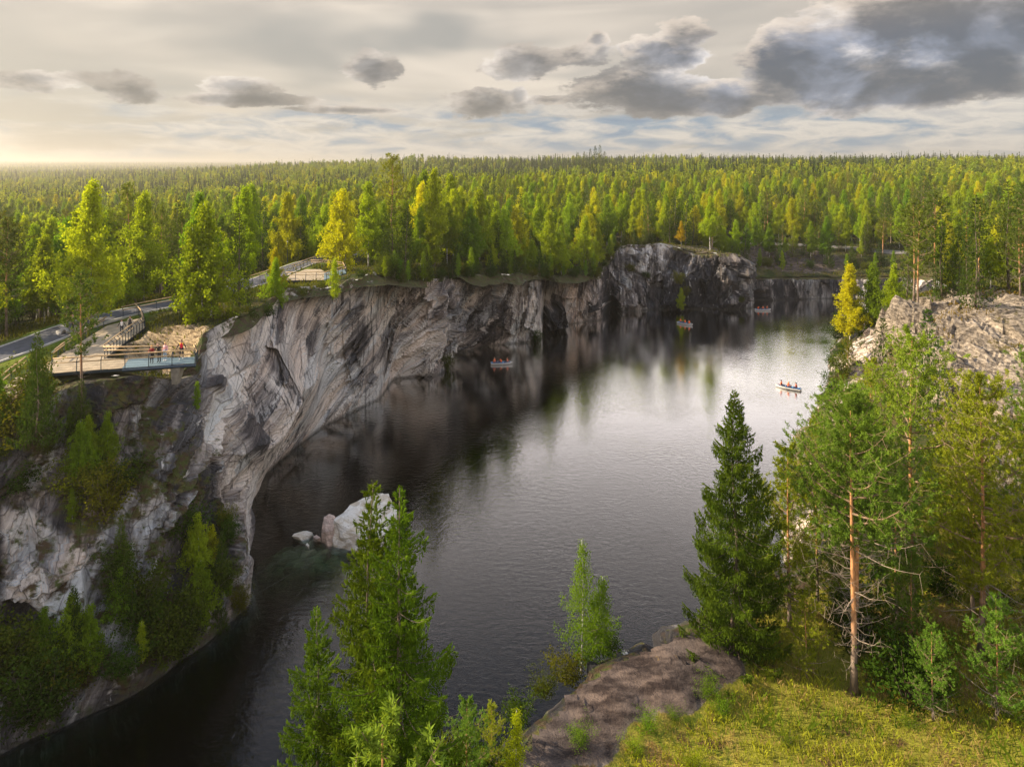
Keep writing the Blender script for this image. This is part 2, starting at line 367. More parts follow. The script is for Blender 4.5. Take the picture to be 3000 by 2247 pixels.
Mx = np.array([(r[2] if r[2] is not None else tuple(np.r_[(np.array(r[0])*.5+np.array(r[1][:2])*.5), r[1][2]*.5])) for r in RIM], float)
PRM = np.array([r[3:] for r in RIM], float)
mid = (Sx+Tx[:, :2])/2
seg = np.linalg.norm(np.roll(mid, -1, 0)-mid, axis=1); cs_ = np.concatenate([[0], np.cumsum(seg)])
LEN = cs_[-1]
def dens(s): return 0.36
NC = int(LEN/0.39); sc_ = np.linspace(0, LEN, NC, endpoint=False)
def interp(a):
    a2 = np.vstack([a.reshape(nR, -1), a.reshape(nR, -1)[:1]]); return np.stack([np.interp(sc_, cs_, a2[:, i]) for i in range(a2.shape[1])], 1)
def smooth(a, w_):
    k = np.hanning(2*w_+3)[1:-1]; k /= k.sum(); p_ = np.vstack([a[-w_:], a, a[:w_]])
    return np.stack([np.convolve(p_[:, i], k, 'valid') for i in range(a.shape[1])], 1)
Sc, Tc, Mc, Pc = smooth(interp(Sx), 3), smooth(interp(Tx), 3), smooth(interp(Mx), 4), smooth(interp(PRM), 10)
rim_poly = Tc[:, :2].copy(); shore_poly = Sc.copy()
nrm = Sc-Tc[:, :2]; nrm /= np.linalg.norm(nrm, axis=1)[:, None]+1e-6; nrm = smooth(nrm, 8); nrm /= np.linalg.norm(nrm, axis=1)[:, None]

# --- terrain height outside the rim: linear radial basis through control points
PATH = [(-62,40),(-54,54),(-51.2,62),(-50.3,68),(-50.2,74),(-50.3,80),(-48.8,87),(-45.3,94),(-42.2,103),(-40.2,112),(-39.8,122),(-38.9,132),(-35.5,142),(-28,152),(-15,162)]
PATHZ = 21.3
EX = [(53,97,20),(58,90,21),(63,84,20.5),(68,76,20),(76,68,20.5),(62,110,18.5),(67,112,19.5),(73,100,21.5),(85,90,22),(84,120,19),(100,140,18),(92,60,20),(76,50,17),(60,46,13.2),
 (50,60,12.5),(55,70,16),(46,50,10.6),(35,45,9.6),(26,41,9.1),(17,41,8.9),(10,37,8.8),(20,31,9.4),(30,30,10),(45,30,11),(1,28,9),(0,12,10.5),(-10,20,9),(20,12,11),(45,10,13),(47,77,12.8),(48,86,14.8),
 (-52,45,17.5),(-58,66,20.4),(-43,70,21.2),(-43.4,60.8,19.8),(-43.6,58.8,18.9),(-45.5,60,19.8),(-39.5,66,21.1),(-48,80,21.2),(-50,88,21.3),(-37.5,76.5,22.2),(-40,74,21.4),(-37,71.5,18.6),(-33.8,70.5,18.8),(-35,75.5,22.1),
 (-36,85,22.4),(-36,95,22.3),(-36,110,21.2),(-32,112,21.2),(-62,112,18),(-68,85,18.5),(-85,90,14),(-85,60,15),(-110,150,11),(-62,160,15),(-75,125,14),(-45,150,18.5),(-60,200,13),(-30,135,20.5),(-20,131,20),(-5,155,18.2),(0,190,15.5),(-30,180,18),(30,192,13.5),
 (36,206,15.5),(45,206,16.8),(60,204,15.5),(50,218,14.6),(20,225,14),(76,213,9.5),(92,217,10),(80,226,13),(110,222,11.5),(95,232,13.2),(130,205,14),(140,160,17),(0,300,19),(100,300,16),(-100,300,12),(-200,200,9),(-150,300,9),(200,200,19),
 (-200,400,8),(-300,500,7),(-60,420,17),(0,450,22),(150,450,24),(300,400,24),(0,700,27),(300,700,29),(600,700,30),(-150,700,25),(-350,700,9),(-600,600,7),(-1000,1500,9),(-400,1200,14),(-120,950,38),(-260,1000,30),(0,1500,28),(1000,1500,33),(3000,3000,33),(0,3000,25),(-3000,3000,8),(-1500,3000,12),
 (-6000,6800,50),(-4600,7000,55),(-3400,7000,40),(-2500,7200,50),(0,7500,38),(3000,7000,40),(7000,7000,46),(-9500,0,20),(9500,0,30),(0,-600,15),(-300,-100,18),(300,-100,20),(-9000,9500,60),(9000,9500,60),(0,9500,50),(200,80,24),(-200,60,18)]
CT = np.vstack([Tx, np.array(EX, float)])
def rbf_fit(P, scale=1.0):
    d = np.linalg.norm(P[:, None, :2]-P[None, :, :2], axis=2)
    A = np.zeros((len(P)+1, len(P)+1)); A[:-1, :-1] = d+np.eye(len(P))*(-0.15); A[:-1, -1] = 1; A[-1, :-1] = 1
    return np.linalg.solve(A, np.r_[P[:, 2], 0])
WT_ = rbf_fit(CT)
WALK = [(-45,82),(-43,75.5),(-40,67.8),(-37.5,64.8),(-34,66)]
def seg_dist(x, y, line):
    best = np.full(x.shape, 1e9); L = np.array(line, float)[:, :2]
    for a, b in zip(L[:-1], L[1:]):
        ab = b-a; t = np.clip(((x-a[0])*ab[0]+(y-a[1])*ab[1])/(ab@ab), 0, 1)
        best = np.minimum(best, np.hypot(x-a[0]-t*ab[0], y-a[1]-t*ab[1]))
    return best
def sst(x, a, b):
    t = np.clip((x-a)/(b-a), 0, 1); return t*t*(3-2*t)
DECK_A = [(-43.6,82),(-46.4,82.2),(-44.5,72),(-40.3,60.8),(-35.5,61.2),(-29.5,64.5),(-31,68.8),(-37,66.8)]
OUTC = [(1.2,37.6),(4.2,39.6),(8,41.6),(12,43.4)]
def height(x, y, detail=True):
    x = np.asarray(x, float); y = np.asarray(y, float); shp = x.shape; x = x.ravel(); y = y.ravel(); z = np.full(x.shape, WT_[-1])
    for (cx, cy_, _), wt in zip(CT, WT_[:-1]): z += wt*np.hypot(x-cx, y-cy_)
    z = np.minimum(z, 90)
    dp = seg_dist(x, y, PATH); near = sst(dp, 6.0, 3.0); z = z*(1-near)+PATHZ*near
    dk = sst(seg_dist(x, y, WALK), 4.0, 2.2); z = z*(1-dk)+np.minimum(z, 20.85)*dk
    if detail:
        far = np.hypot(x, y)
        quiet = 1-near*0.95
        z += quiet*(0.28*fbm(x/5, y/5, x*0, 3)+sst(far, 230, 700)*9.5*fbm(x/190, y/160, x*0+3, 3)+sst(far, 1500, 5000)*9*fbm(x/1400, y/1400, x*0+7, 3))
        do = seg_dist(x, y, OUTC); z += 1.25*sst(do, 4.0, 0.6)+sst(do, 4.2, 2.4)*(.30*facet((x*.8-y*.5)/3.2, (x*.5+y*.8)/1.3, 5, .8)[0]+.12*facet((x*.8-y*.5)/.9, (x*.5+y*.8)/.4, 9, .9)[0]+.15*fbm(x*1.5, y*1.5, x*0, 4))
    return z.reshape(shp)
def inside(x, y, poly):
    c = np.zeros(x.shape, bool); X = poly[:, 0]; Y = poly[:, 1]; X2 = np.roll(X, -1); Y2 = np.roll(Y, -1)
    for a, b, c_, d in zip(X, Y, X2, Y2):
        m = ((b > y) != (d > y)); c ^= m & (x < (c_-a)*(y-b)/((d-b) if d != b else 1e-9)+a)
    return c
def on_land(x, y, margin=0.0):
    """True outside the rim"""
    pp = rim_poly[::6]
    r = not bool(inside(np.array([float(x)]), np.array([float(y)]), pp)[0])
    if r and margin > 0: r = float(np.min(np.hypot(pp[:, 0]-x, pp[:, 1]-y))) > margin
    return r

# --- the ring of rock faces
rows = [-9, -6, -4, -2.5, -1.4, -.7, -.3]
NF = 96; NE = 9
ts = np.linspace(0, 1, NF)
V = []; BED = []; RPV = []
s_col = sc_.copy()
kskew = Pc[:, 3]; rough = Pc[:, 0]; sbed = np.cumsum(1/np.sqrt(1+kskew**2))*(LEN/NC)
hgt = Tc[:, 2]
for zz in rows:
    p_ = Sc+nrm*(-zz*0.55+0.2)+nrm*(0.5*fbm(s_col/2.2, s_col*0+zz, s_col*0, 3))[:, None]
    V.append(np.c_[p_, np.full(NC, float(zz))])
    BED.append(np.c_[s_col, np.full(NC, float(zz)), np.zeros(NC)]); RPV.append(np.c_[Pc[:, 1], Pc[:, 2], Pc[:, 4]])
zM = Mc[:, 2]; tM = np.clip(zM/hgt, .2, .8)
for t in ts:
    lo = np.clip(t/tM, 0, 1)[:, None]; hi = np.clip((t-tM)/(1-tM), 0, 1)[:, None]
    lo2 = lo**1.0
    base_ = Sc*(1-lo2)+Mc[:, :2]*lo2; base_ = np.where(hi > 0, Mc[:, :2]*(1-hi)+Tc[:, :2]*hi, base_)
    z = t*hgt
    kn_ = np.sqrt(1+kskew**2); c = sbed-kskew*z/kn_; l = z*1.1+sbed*.25
    big = fbm(c/13, z/26, s_col*0+1, 2)*1.3
    h1, k1, id1 = facet(c/4.6, (l+c*.35)/10, 11, .9); h2, k2, id2 = facet(c/1.7+3, (l-c*.2)/4.2, 23, .9); h3, k3, _ = facet(c/.7, l/1.9, 37, 1.0)
    h0, k0, id0 = facet(c/9.5+5, (l-c*.4)/17, 91, .8)
    fine = fbm(c/.9, l/2.2, s_col*0+5, 4)*.17
    ridge = (1-np.abs(fbm(c/2.4, l/14, s_col*0+9, 3))*2)*.25
    step = facet(s_col/7.0, z/3.4, 51, .2)[0]*1.1*Pc[:, 2]
    crack = -np.exp(-(k1/.05)**2)*.55-np.exp(-(k2/.06)**2)*.22
    d = (big*.6+h0*2.6+h1*2.4+h2*1.15+h3*.42+fine+ridge+crack+step)*rough
    d *= (0.25+0.75*sst(np.full(NC, t), 0.0, 0.12))*(0.35+0.65*sst(np.full(NC, t), 1.0, 0.86))
    p_ = base_+nrm*d[:, None]
    zt = z+(h2*.15+fine*.4)*rough*sst(np.full(NC, t), 0, .2)
    zt = np.where(t > .9, zt+sst(np.full(NC, t), .9, 1)*(0.35*fbm(s_col/2.5, s_col*0+2, s_col*0, 3)+h1*.45)*rough, zt)
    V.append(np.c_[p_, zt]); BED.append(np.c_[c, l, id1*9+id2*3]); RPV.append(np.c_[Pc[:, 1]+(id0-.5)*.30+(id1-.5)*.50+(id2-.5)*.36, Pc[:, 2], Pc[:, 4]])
# slabs, overhangs and caves: outlines given as they look from the camera, carved in depth; tone stains slabs and paints shade into caves and overhangs
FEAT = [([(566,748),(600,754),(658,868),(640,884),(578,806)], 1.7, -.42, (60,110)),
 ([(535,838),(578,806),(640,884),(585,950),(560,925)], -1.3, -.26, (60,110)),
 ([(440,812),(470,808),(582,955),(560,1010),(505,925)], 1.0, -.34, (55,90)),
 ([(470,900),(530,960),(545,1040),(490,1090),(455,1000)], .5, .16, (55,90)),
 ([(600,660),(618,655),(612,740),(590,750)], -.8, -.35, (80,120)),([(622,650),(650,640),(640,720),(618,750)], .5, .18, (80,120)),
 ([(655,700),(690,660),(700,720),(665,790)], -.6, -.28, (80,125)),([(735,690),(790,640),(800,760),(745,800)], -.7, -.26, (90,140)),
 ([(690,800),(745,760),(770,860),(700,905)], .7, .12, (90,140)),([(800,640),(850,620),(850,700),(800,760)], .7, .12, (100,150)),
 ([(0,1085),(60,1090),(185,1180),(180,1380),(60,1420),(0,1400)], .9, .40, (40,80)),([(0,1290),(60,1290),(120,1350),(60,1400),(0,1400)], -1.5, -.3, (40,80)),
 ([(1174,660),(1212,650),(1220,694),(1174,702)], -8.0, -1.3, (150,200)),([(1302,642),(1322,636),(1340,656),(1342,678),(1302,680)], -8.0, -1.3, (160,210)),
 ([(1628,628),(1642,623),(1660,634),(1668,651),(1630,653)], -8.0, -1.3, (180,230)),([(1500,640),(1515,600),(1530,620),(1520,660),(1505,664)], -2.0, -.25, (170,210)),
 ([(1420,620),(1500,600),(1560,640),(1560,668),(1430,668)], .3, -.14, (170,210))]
nU = len(rows)*NC; FV = V_all = np.concatenate(V); FS = np.zeros(len(FV)); uu_ = 1106+FV[:, 0]/np.maximum(FV[:, 1], 1)*1500; vv_ = 356+(CAMZ-FV[:, 2])*1500/np.maximum(FV[:, 1], 1)
nn_ = np.tile(nrm, (len(V), 1))
for poly, push, stain_shade, (dn_, df_) in FEAT:
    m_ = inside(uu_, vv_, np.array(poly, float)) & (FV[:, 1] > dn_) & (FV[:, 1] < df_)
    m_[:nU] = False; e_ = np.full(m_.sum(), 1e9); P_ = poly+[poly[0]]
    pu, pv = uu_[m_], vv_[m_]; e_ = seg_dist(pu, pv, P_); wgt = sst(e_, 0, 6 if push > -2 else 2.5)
    FV[m_, :2] += nn_[m_]*(push*wgt)[:, None]; FS[m_] = stain_shade*sst(e_+3*vnoise(pu/6, pv/6, pu*0), 0, 5)
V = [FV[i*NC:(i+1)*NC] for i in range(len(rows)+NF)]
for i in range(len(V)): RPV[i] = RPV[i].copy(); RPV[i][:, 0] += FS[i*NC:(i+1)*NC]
for i in range(len(V)-5, len(V)): RPV[i][:, 1] = np.maximum(RPV[i][:, 1], .85)
top_row = V[-1].copy()
for j in range(1, NE+1):
    e = (j/NE)**1.4*6.5
    p_ = top_row[:, :2]-nrm*e; f = sst(np.full(NC, float(e)), 0, 3.2)
    hh = height(p_[:, 0], p_[:, 1])
    z = top_row[:, 2]*(1-f)+(hh-0.08-0.75*sst(np.full(NC, float(e)), 1.2, 4.5))*f
    V.append(np.c_[p_, z]); BED.append(np.c_[s_col, Tc[:, 2]+e, np.zeros(NC)]); RPV.append(np.c_[Pc[:, 1], np.maximum(Pc[:, 2], .8+.4*min(1, e/1.5)), Pc[:, 4]])
nrow = len(V); V = np.concatenate(V); BED = np.concatenate(BED); RPV = np.concatenate(RPV)
ii, jj = np.meshgrid(np.arange(nrow-1), np.arange(NC), indexing='ij'); j2 = (jj+1) % NC
Fq = np.stack([ii*NC+jj, ii*NC+j2, (ii+1)*NC+j2, (ii+1)*NC+jj], -1).reshape(-1, 4)[:, ::-1]

def rock_material():
    m = bpy.data.materials.new('quarry_marble'); m.use_nodes = True; k = N(m.node_tree); b = k.n['Principled BSDF']
    b.inputs['Roughness'].default_value = 0.82; b.inputs['Specular IOR Level'].default_value = 0.25
    bed = k.attr('bed')[1]; rp = k.attr('rp')[1]; light, veg, warm = k.sep(rp)
    geo = k.new('ShaderNodeNewGeometry'); pos = geo.outputs['Position']; nz = k.sep(geo.outputs['True Normal'])[2]; pz = k.sep(pos)[2]
    warp = k.noise(bed, 0.25, 3.0, 0.5, 0.0, True)
    bw = k.vm('ADD', bed, k.vm('SCALE', k.vm('SUBTRACT', warp, (.5, .5, .5)), scale=0.8))
    band = k.noise(k.vm('MULTIPLY', bw, (0.55, 0.055, 0.25)), 1.0, 7.0, 0.62, 0.0)
    fineb = k.noise(k.vm('MULTIPLY', bw, (3.2, 0.35, 0.3)), 1.0, 6.0, 0.66)
    patch = k.noise(k.vm('MULTIPLY', pos, (0.10, 0.10, 0.16)), 1.0, 4.0, 0.6)
    vein = k.noise(k.vm('MULTIPLY', bw, (1.3, 0.35, 0.5)), 1.0, 6.0, 0.65, 0.3)
    tone = k.math('ADD', k.math('MULTIPLY', band, 0.9), k.math('MULTIPLY', fineb, 0.55))
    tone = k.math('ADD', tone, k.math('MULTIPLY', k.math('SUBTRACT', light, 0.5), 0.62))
    tone = k.math('ADD', tone, k.math('MULTIPLY', k.math('SUBTRACT', patch, 0.5), 0.55))
    tone = k.math('SUBTRACT', tone, 0.215)
    col = k.ramp(tone, [(0.20, (0.026, 0.025, 0.030)), (0.33, (0.085, 0.076, 0.078)), (0.44, (0.22, 0.20, 0.19)), (0.57, (0.46, 0.42, 0.385)), (0.74, (0.72, 0.67, 0.61))])
    # brown iron stain and pinkish beds
    st = k.noise(k.vm('MULTIPLY', bw, (0.35, 0.10, 0.2)), 1.0, 4.0, 0.6)
    col = k.mix(k.math('MULTIPLY', k.sstep(st, 0.53, 0.70), 0.6), col, k.vm('MULTIPLY', col, (0.80, 0.68, 0.57)))
    tint = k.noise(k.vm('MULTIPLY', bed, (0.05, 0.05, 1.7)), 1.0, 1.0, 0.5)
    col = k.mix(k.sstep(tint, 0.52, 0.60), col, k.vm('MULTIPLY', col, (1.03, 0.97, 0.93)))
    col = k.mix(k.sstep(tint, 0.46, 0.40), col, k.vm('MULTIPLY', col, (0.88, 0.96, 1.04)))
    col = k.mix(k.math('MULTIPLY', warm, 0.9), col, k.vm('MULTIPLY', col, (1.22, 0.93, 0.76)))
    # dark water streaks running straight down
    dr = k.noise(k.vm('MULTIPLY', pos, (1.5, 1.5, 0.07)), 1.0, 5.0, 0.62)
    drm = k.math('MULTIPLY', k.sstep(dr, 0.51, 0.60), k.sstep(k.noise(k.vm('MULTIPLY', pos, (.07, .07, .09)), 1.0, 3.0), 0.44, 0.60))
    col = k.mix(k.math('MULTIPLY', drm, 0.85), col, (0.035, 0.032, 0.034))
    # white calcite flecks
    col = k.mix(k.math('MULTIPLY', k.sstep(vein, 0.62, 0.68), 0.85), col, (0.66, 0.62, 0.58))
    cr = k.new('ShaderNodeTexVoronoi', feature='DISTANCE_TO_EDGE'); k.put(cr.inputs['Vector'], k.vm('MULTIPLY', bw, (0.75, 0.3, 0.3))); k.put(cr.inputs['Scale'], 1.0)
    col = k.mix(k.math('MULTIPLY', k.sstep(cr.outputs[0], 0.025, 0.0), 0.5), col, (0.03, 0.026, 0.024))
    # moss, soil and leaf litter on ledges
    mn = k.noise(pos, 0.55, 6.0, 0.65); up = k.sstep(nz, 0.25, 0.75)
    vm_ = k.math('ADD', k.math('MULTIPLY', up, 0.14), k.math('MULTIPLY', veg, 0.80)); vm_ = k.math('ADD', vm_, k.math('MULTIPLY', k.math('SUBTRACT', mn, 0.5), 2.0))
    vmask = k.sstep(vm_, 0.62, 0.92)
    soil = k.mix(k.sstep(k.noise(pos, 1.7, 4.0, 0.6), 0.40, 0.60), (0.070, 0.042, 0.022), (0.060, 0.075, 0.012))
    soil = k.mix(k.sstep(k.noise(pos, 0.8, 3.0), 0.55, 0.7), soil, (0.10, 0.085, 0.02))
    col = k.mix(vmask, col, soil)
    # wet dark line at the water
    col = k.mix(k.sstep(pz, 0.7, 0.1, 0.0, 0.6), col, (0.05, 0.045, 0.035))
    k.put(b.inputs['Base Color'], col)
    h = k.math('ADD', k.math('MULTIPLY', fineb, 0.6), k.noise(k.vm('MULTIPLY', pos, (1, 1, 1)), 3.0, 8.0, 0.7))
    h = k.math('SUBTRACT', h, k.math('MULTIPLY', k.sstep(cr.outputs[0], 0.03, 0.0), 0.3))
    k.put(b.inputs['Normal'], k.bump(h, 0.9, 0.5)); return m
M_ROCK = rock_material()
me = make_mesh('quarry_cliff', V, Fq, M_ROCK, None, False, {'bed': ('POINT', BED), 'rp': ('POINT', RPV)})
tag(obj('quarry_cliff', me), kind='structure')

# --- ground sheet, finer where the camera is near
def axis(parts):
    out = [parts[0][0]]
    for (a, b, st) in parts:
        x = a
        while x < b-st*.5:
            x += st; out.append(min(x, b))
    return out
xs = axis([(-66,-30,.7),(-30,-5,1.2),(-5,62,.38),(62,120,1.2)]); ys = axis([(24,100,.40),(100,240,1.0)])
st = 1.4; x = xs[-1]
while x < 9500: x += st; st *= 1.075; xs.append(x)
st = .9; x = xs[0]; pre = []
while x > -9500: x -= st; st *= 1.075; pre.append(x)
xs = pre[::-1]+xs
st = 1.2; x = ys[-1]
while x < 9500: x += st; st *= 1.055; ys.append(x)
st = .8; x = ys[0]; pre = []
while x > -500: x -= st; st *= 1.2; pre.append(x)
ys = pre[::-1]+ys
xs = np.array(xs); ys = np.array(ys); GX, GY = np.meshgrid(xs, ys); GZ = height(GX, GY)
# masks
slope_m = sst(GX-(24+GY*.20), 3, 9)*sst(GY, 50, 58)*sst(GY, 112, 104)*sst(GX, 76, 68)
ridge_crown = sst(GX-GY*.52, 6, 16)*sst(GY, 100, 92)      # ridge crown keeps its soil
gold = sst(np.hypot((GX+36.3)*.8, (GY-73.2)), 4.2, 2.6)
outc = sst(seg_dist(GX, GY, OUTC)+1.2*fbm(GX*.4, GY*.4, GX*0, 3), 3.0, 2.1)
scree = sst(np.hypot((GX-86)*.6, (GY-219)*1.3), 15, 9)*.8
hill = sst(np.hypot((GX-48)*.55, GY-203), 14, 8)*.5
dzx = np.gradient(GZ, axis=1)/np.maximum(np.gradient(GX, axis=1), .01)
blk = facet((GX*.8+GZ*.5)/1.5, (GY*.5+GZ*1.0-GX*.35)/.8, 71, 1.1); blk2 = facet(GX/.6+9, (GY+GZ)/.55, 77, 1.0)
blk0 = facet((GX*.9+GY*.3)/4.2, (GZ+GX*.45-GY*.2)/2.0, 83, 1.0)
GZ = GZ+slope_m*(1-.5*ridge_crown)*(blk0[0]*1.5+blk[0]*.7+blk2[0]*.3+fbm(GX/7, GY/7, GX*0, 3)*1.2)+gold*(blk[0]*.8)+scree*blk2[0]*.8
rockm = np.clip(np.maximum.reduce([slope_m*(1-.35*ridge_crown), gold, outc, scree, hill]), 0, 1)
dpath = seg_dist(GX, GY, PATH)
lawn = np.maximum(sst(dpath, 7, 3.2)*sst(GX, -30, -36), sst(np.hypot(GX+47, GY-128), 12, 5))
headl = sst(GY, 62, 52)*sst(GX, -6, -1)
kindv = np.zeros_like(GX); kindv = np.maximum(kindv, headl)
ny, nx = GX.shape; idx = np.arange(nx*ny).reshape(ny, nx)
F = np.stack([idx[:-1, :-1], idx[:-1, 1:], idx[1:, 1:], idx[1:, :-1]], -1).reshape(-1, 4)
GV = np.stack([GX, GY, GZ], -1).reshape(-1, 3)
fc = GV[F].mean(1)
box_ = (fc[:, 0] > -75) & (fc[:, 0] < 135) & (fc[:, 1] > 10) & (fc[:, 1] < 230)
keep = np.ones(len(F), bool); ib = np.where(box_)[0]
small_poly = smooth(rim_poly-nrm*1.6, 6)[::3]
keep[ib] = ~inside(fc[ib, 0], fc[ib, 1], small_poly)
MASK = np.stack([rockm, lawn, kindv], -1).reshape(-1, 3); TONE = np.stack([np.maximum.reduce([outc, scree*1.2, hill*1.6]).clip(0,1), slope_m, gold], -1).reshape(-1, 3)
CRK = np.stack([blk0[1], blk[1], .6*blk0[2]+.4*blk[2]], -1).reshape(-1, 3)
reg = np.zeros(len(F), int)                # 0 ground, 1 rocky slope, 2 headland
fm = rockm.reshape(-1)[F].mean(1); reg[(slope_m.reshape(-1)[F].mean(1) > .5)] = 1
reg[(reg == 0) & (fc[:, 1] < 62) & (fc[:, 0] > -8) & (fc[:, 0] < 75) & (fc[:, 1] > 8)] = 2
def ground_material():
    m = bpy.data.materials.new('ground'); m.use_nodes = True; k = N(m.node_tree); b = k.n['Principled BSDF']; b.inputs['Roughness'].default_value = 0.95; b.inputs['Specular IOR Level'].default_value = 0.1
    rockv, lawnv, head = k.sep(k.attr('mask')[1]); oc, sl, go = k.sep(k.attr('tone')[1])
    pos = k.new('ShaderNodeNewGeometry').outputs['Position']
    n1 = k.noise(pos, 0.35, 5.0, 0.6); n2 = k.noise(pos, 2.2, 5.0, 0.65); n3 = k.noise(pos, 0.08, 3.0, 0.5); n4 = k.noise(pos, 9.0, 4.0, 0.7)
    forest = k.mix(k.sstep(n1, 0.40, 0.62), (0.030, 0.040, 0.010), (0.075, 0.060, 0.025))
    law = k.mix(k.sstep(n1, 0.35, 0.62), (0.05, 0.11, 0.008), (0.13, 0.15, 0.015)); law = k.mix(k.sstep(n2, 0.56, 0.66), law, (0.14, 0.10, 0.04))
    g1 = k.mix(k.sstep(n2, 0.36, 0.62), (0.10, 0.125, 0.012), (0.27, 0.23, 0.035))
    g1 = k.mix(k.sstep(n1, 0.46, 0.64), g1, k.mix(k.sstep(n4, 0.4, 0.6), (0.26, 0.18, 0.06), (0.20, 0.11, 0.035)))
    g1 = k.mix(k.sstep(n3, 0.52, 0.62), g1, (0.20, 0.19, 0.025))
    g1 = k.mix(k.sstep(k.noise(pos, 0.6, 5.0, 0.6), 0.56, 0.68), g1, (0.09, 0.055, 0.025))
    col = k.mix(lawnv, forest, law); col = k.mix(head, col, g1)
    strat = k.vm('ADD', k.vm('MULTIPLY', pos, (0.5, 0.9, 2.6)), k.vm('MULTIPLY', k.xyz(0.0, 0.0, k.sep(pos)[0]), (0, 0, 0.9)))
    ns = k.noise(strat, 1.5, 8.0, 0.70, 0.4)
    rsl = k.ramp(ns, [(0.34, (0.045, 0.036, 0.030)), (0.45, (0.16, 0.13, 0.10)), (0.57, (0.31, 0.255, 0.20)), (0.72, (0.46, 0.39, 0.31))])
    c0_, c1_, cv_ = k.sep(k.attr('crk')[1])
    rsl = k.vm('SCALE', rsl, scale=k.math('MULTIPLY', k.math('MULTIPLY', k.sstep(c0_, 0.0, 0.10, 0.30, 1.0), k.sstep(c1_, 0.0, 0.10, 0.55, 1.0)), k.math('ADD', 0.62, k.math('MULTIPLY', cv_, 0.62))))
    roc = k.mix(k.sstep(k.noise(k.vm('MULTIPLY', pos, (0.5, 1.5, 2.2)), 0.9, 8.0, 0.62, 0.0), 0.34, 0.68), (0.028, 0.021, 0.020), (0.125, 0.097, 0.085))
    roc = k.mix(k.sstep(n3, 0.46, 0.60), roc, k.vm('MULTIPLY', roc, (1.35, 1.25, 1.15)))
    rgo = k.mix(k.sstep(ns, 0.36, 0.6), (0.12, 0.08, 0.045), (0.44, 0.33, 0.20))
    rk = k.mix(oc, rsl, roc); rk = k.mix(go, rk, rgo)
    roc = k.mix(k.sstep(n1, 0.52, 0.62), roc, (0.070, 0.072, 0.016))
    patchy = k.math('ADD', rockv, k.math('MULTIPLY', k.math('SUBTRACT', n2, 0.52), 1.3)); patchy = k.math('SUBTRACT', patchy, k.math('MULTIPLY', k.sstep(n1, .5, .7), .35))
    col = k.mix(k.sstep(patchy, 0.34, 0.56), col, rk)
    k.put(b.inputs['Base Color'], col)
    h = k.math('ADD', k.math('MULTIPLY', n2, 1.0), k.math('MULTIPLY', n4, 0.5)); h = k.math('ADD', h, k.math('MULTIPLY', ns, k.math('MULTIPLY', rockv, 1.5)))
    k.put(b.inputs['Normal'], k.bump(h, 0.8, 0.25)); return m
M_GROUND = ground_material()
for r_, nm in ((0, 'ground'), (1, 'rocky_slope'), (2, 'grassy_headland')):
    f = F[keep & (reg == r_)]; used, inv = np.unique(f, return_inverse=True)
    me = make_mesh(nm, GV[used], inv.reshape(-1, 4), M_GROUND, None, r_ != 1, {'mask': ('POINT', MASK[used]), 'tone': ('POINT', TONE[used]), 'crk': ('POINT', CRK[used])})
    tag(obj(nm, me), kind='structure')
def gz(x, y): return float(height(np.array([x], float), np.array([y], float))[0])

# --- lake: clear dark water over a deep bed
def water_material():
    m = bpy.data.materials.new('water'); m.use_nodes = True; k = N(m.node_tree); k.n.clear()
    pos = k.new('ShaderNodeNewGeometry').outputs['Position']
    big = k.noise(pos, 0.045, 3.0, 0.5)
    n1 = k.noise(k.vm('MULTIPLY', pos, (0.8, 1.25, 1)), 1.5, 3.0, 0.55, 0.4); n2 = k.noise(k.vm('MULTIPLY', pos, (1, 1.3, 1)), 4.5, 2.0, 0.5, 0.3)
    calm = k.sstep(big, 0.38, 0.62, 0.45, 1.0)
    h = k.math('MULTIPLY', k.math('ADD', k.math('MULTIPLY', n1, 0.75), k.math('MULTIPLY', n2, 0.25)), calm)
    nb = k.bump(h, 1.0, 0.045)
    gl = k.new('ShaderNodeBsdfGlossy'); gl.inputs['Color'].default_value = (1, 1, 1, 1); gl.inputs['Roughness'].default_value = 0.03; k.put(gl.inputs['Normal'], nb)
    fr = k.new('ShaderNodeFresnel'); fr.inputs['IOR'].default_value = 1.33; k.put(fr.inputs['Normal'], nb)
    fac = k.math('MULTIPLY', k.math('POWER', fr.outputs[0], 2.1), FRES, clamp=True)
    tr = k.new('ShaderNodeBsdfTransparent'); k.put(tr.inputs[0], (1, 1, 1))
    mx = k.new('ShaderNodeMixShader'); k.put(mx.inputs[0], fac); k.l.new(tr.outputs[0], mx.inputs[1]); k.l.new(gl.outputs[0], mx.inputs[2])
    ab = k.new('ShaderNodeVolumeAbsorption'); k.put(ab.inputs[0], (0.25, 0.62, 0.42)); ab.inputs[1].default_value = 1.0
    out = k.new('ShaderNodeOutputMaterial'); k.l.new(mx.outputs[0], out.inputs[0]); k.l.new(ab.outputs[0], out.inputs[1]); return m
FRES = 31.0
M_WATER = water_material()
mb = MB(); x0, x1, y0, y1 = -70, 125, 20, 215
mb.add([(x0,y0,0),(x1,y0,0),(x1,y1,0),(x0,y1,0),(x0,y0,-11),(x1,y0,-11),(x1,y1,-11),(x0,y1,-11)], [[0,1,2,3],[4,7,6,5],[0,4,5,1],[1,5,6,2],[2,6,7,3],[3,7,4,0]])
tag(mb.obj('water', M_WATER), kind='structure')
mb = MB(); mb.add([(-72,18,-12),(127,18,-12),(127,217,-12),(-72,217,-12)], [[0,1,2,3]])
tag(mb.obj('lake_bed', mat('lake_bed', (0.03, 0.035, 0.02), 1.0)), kind='structure')

HAZE = 0.00023
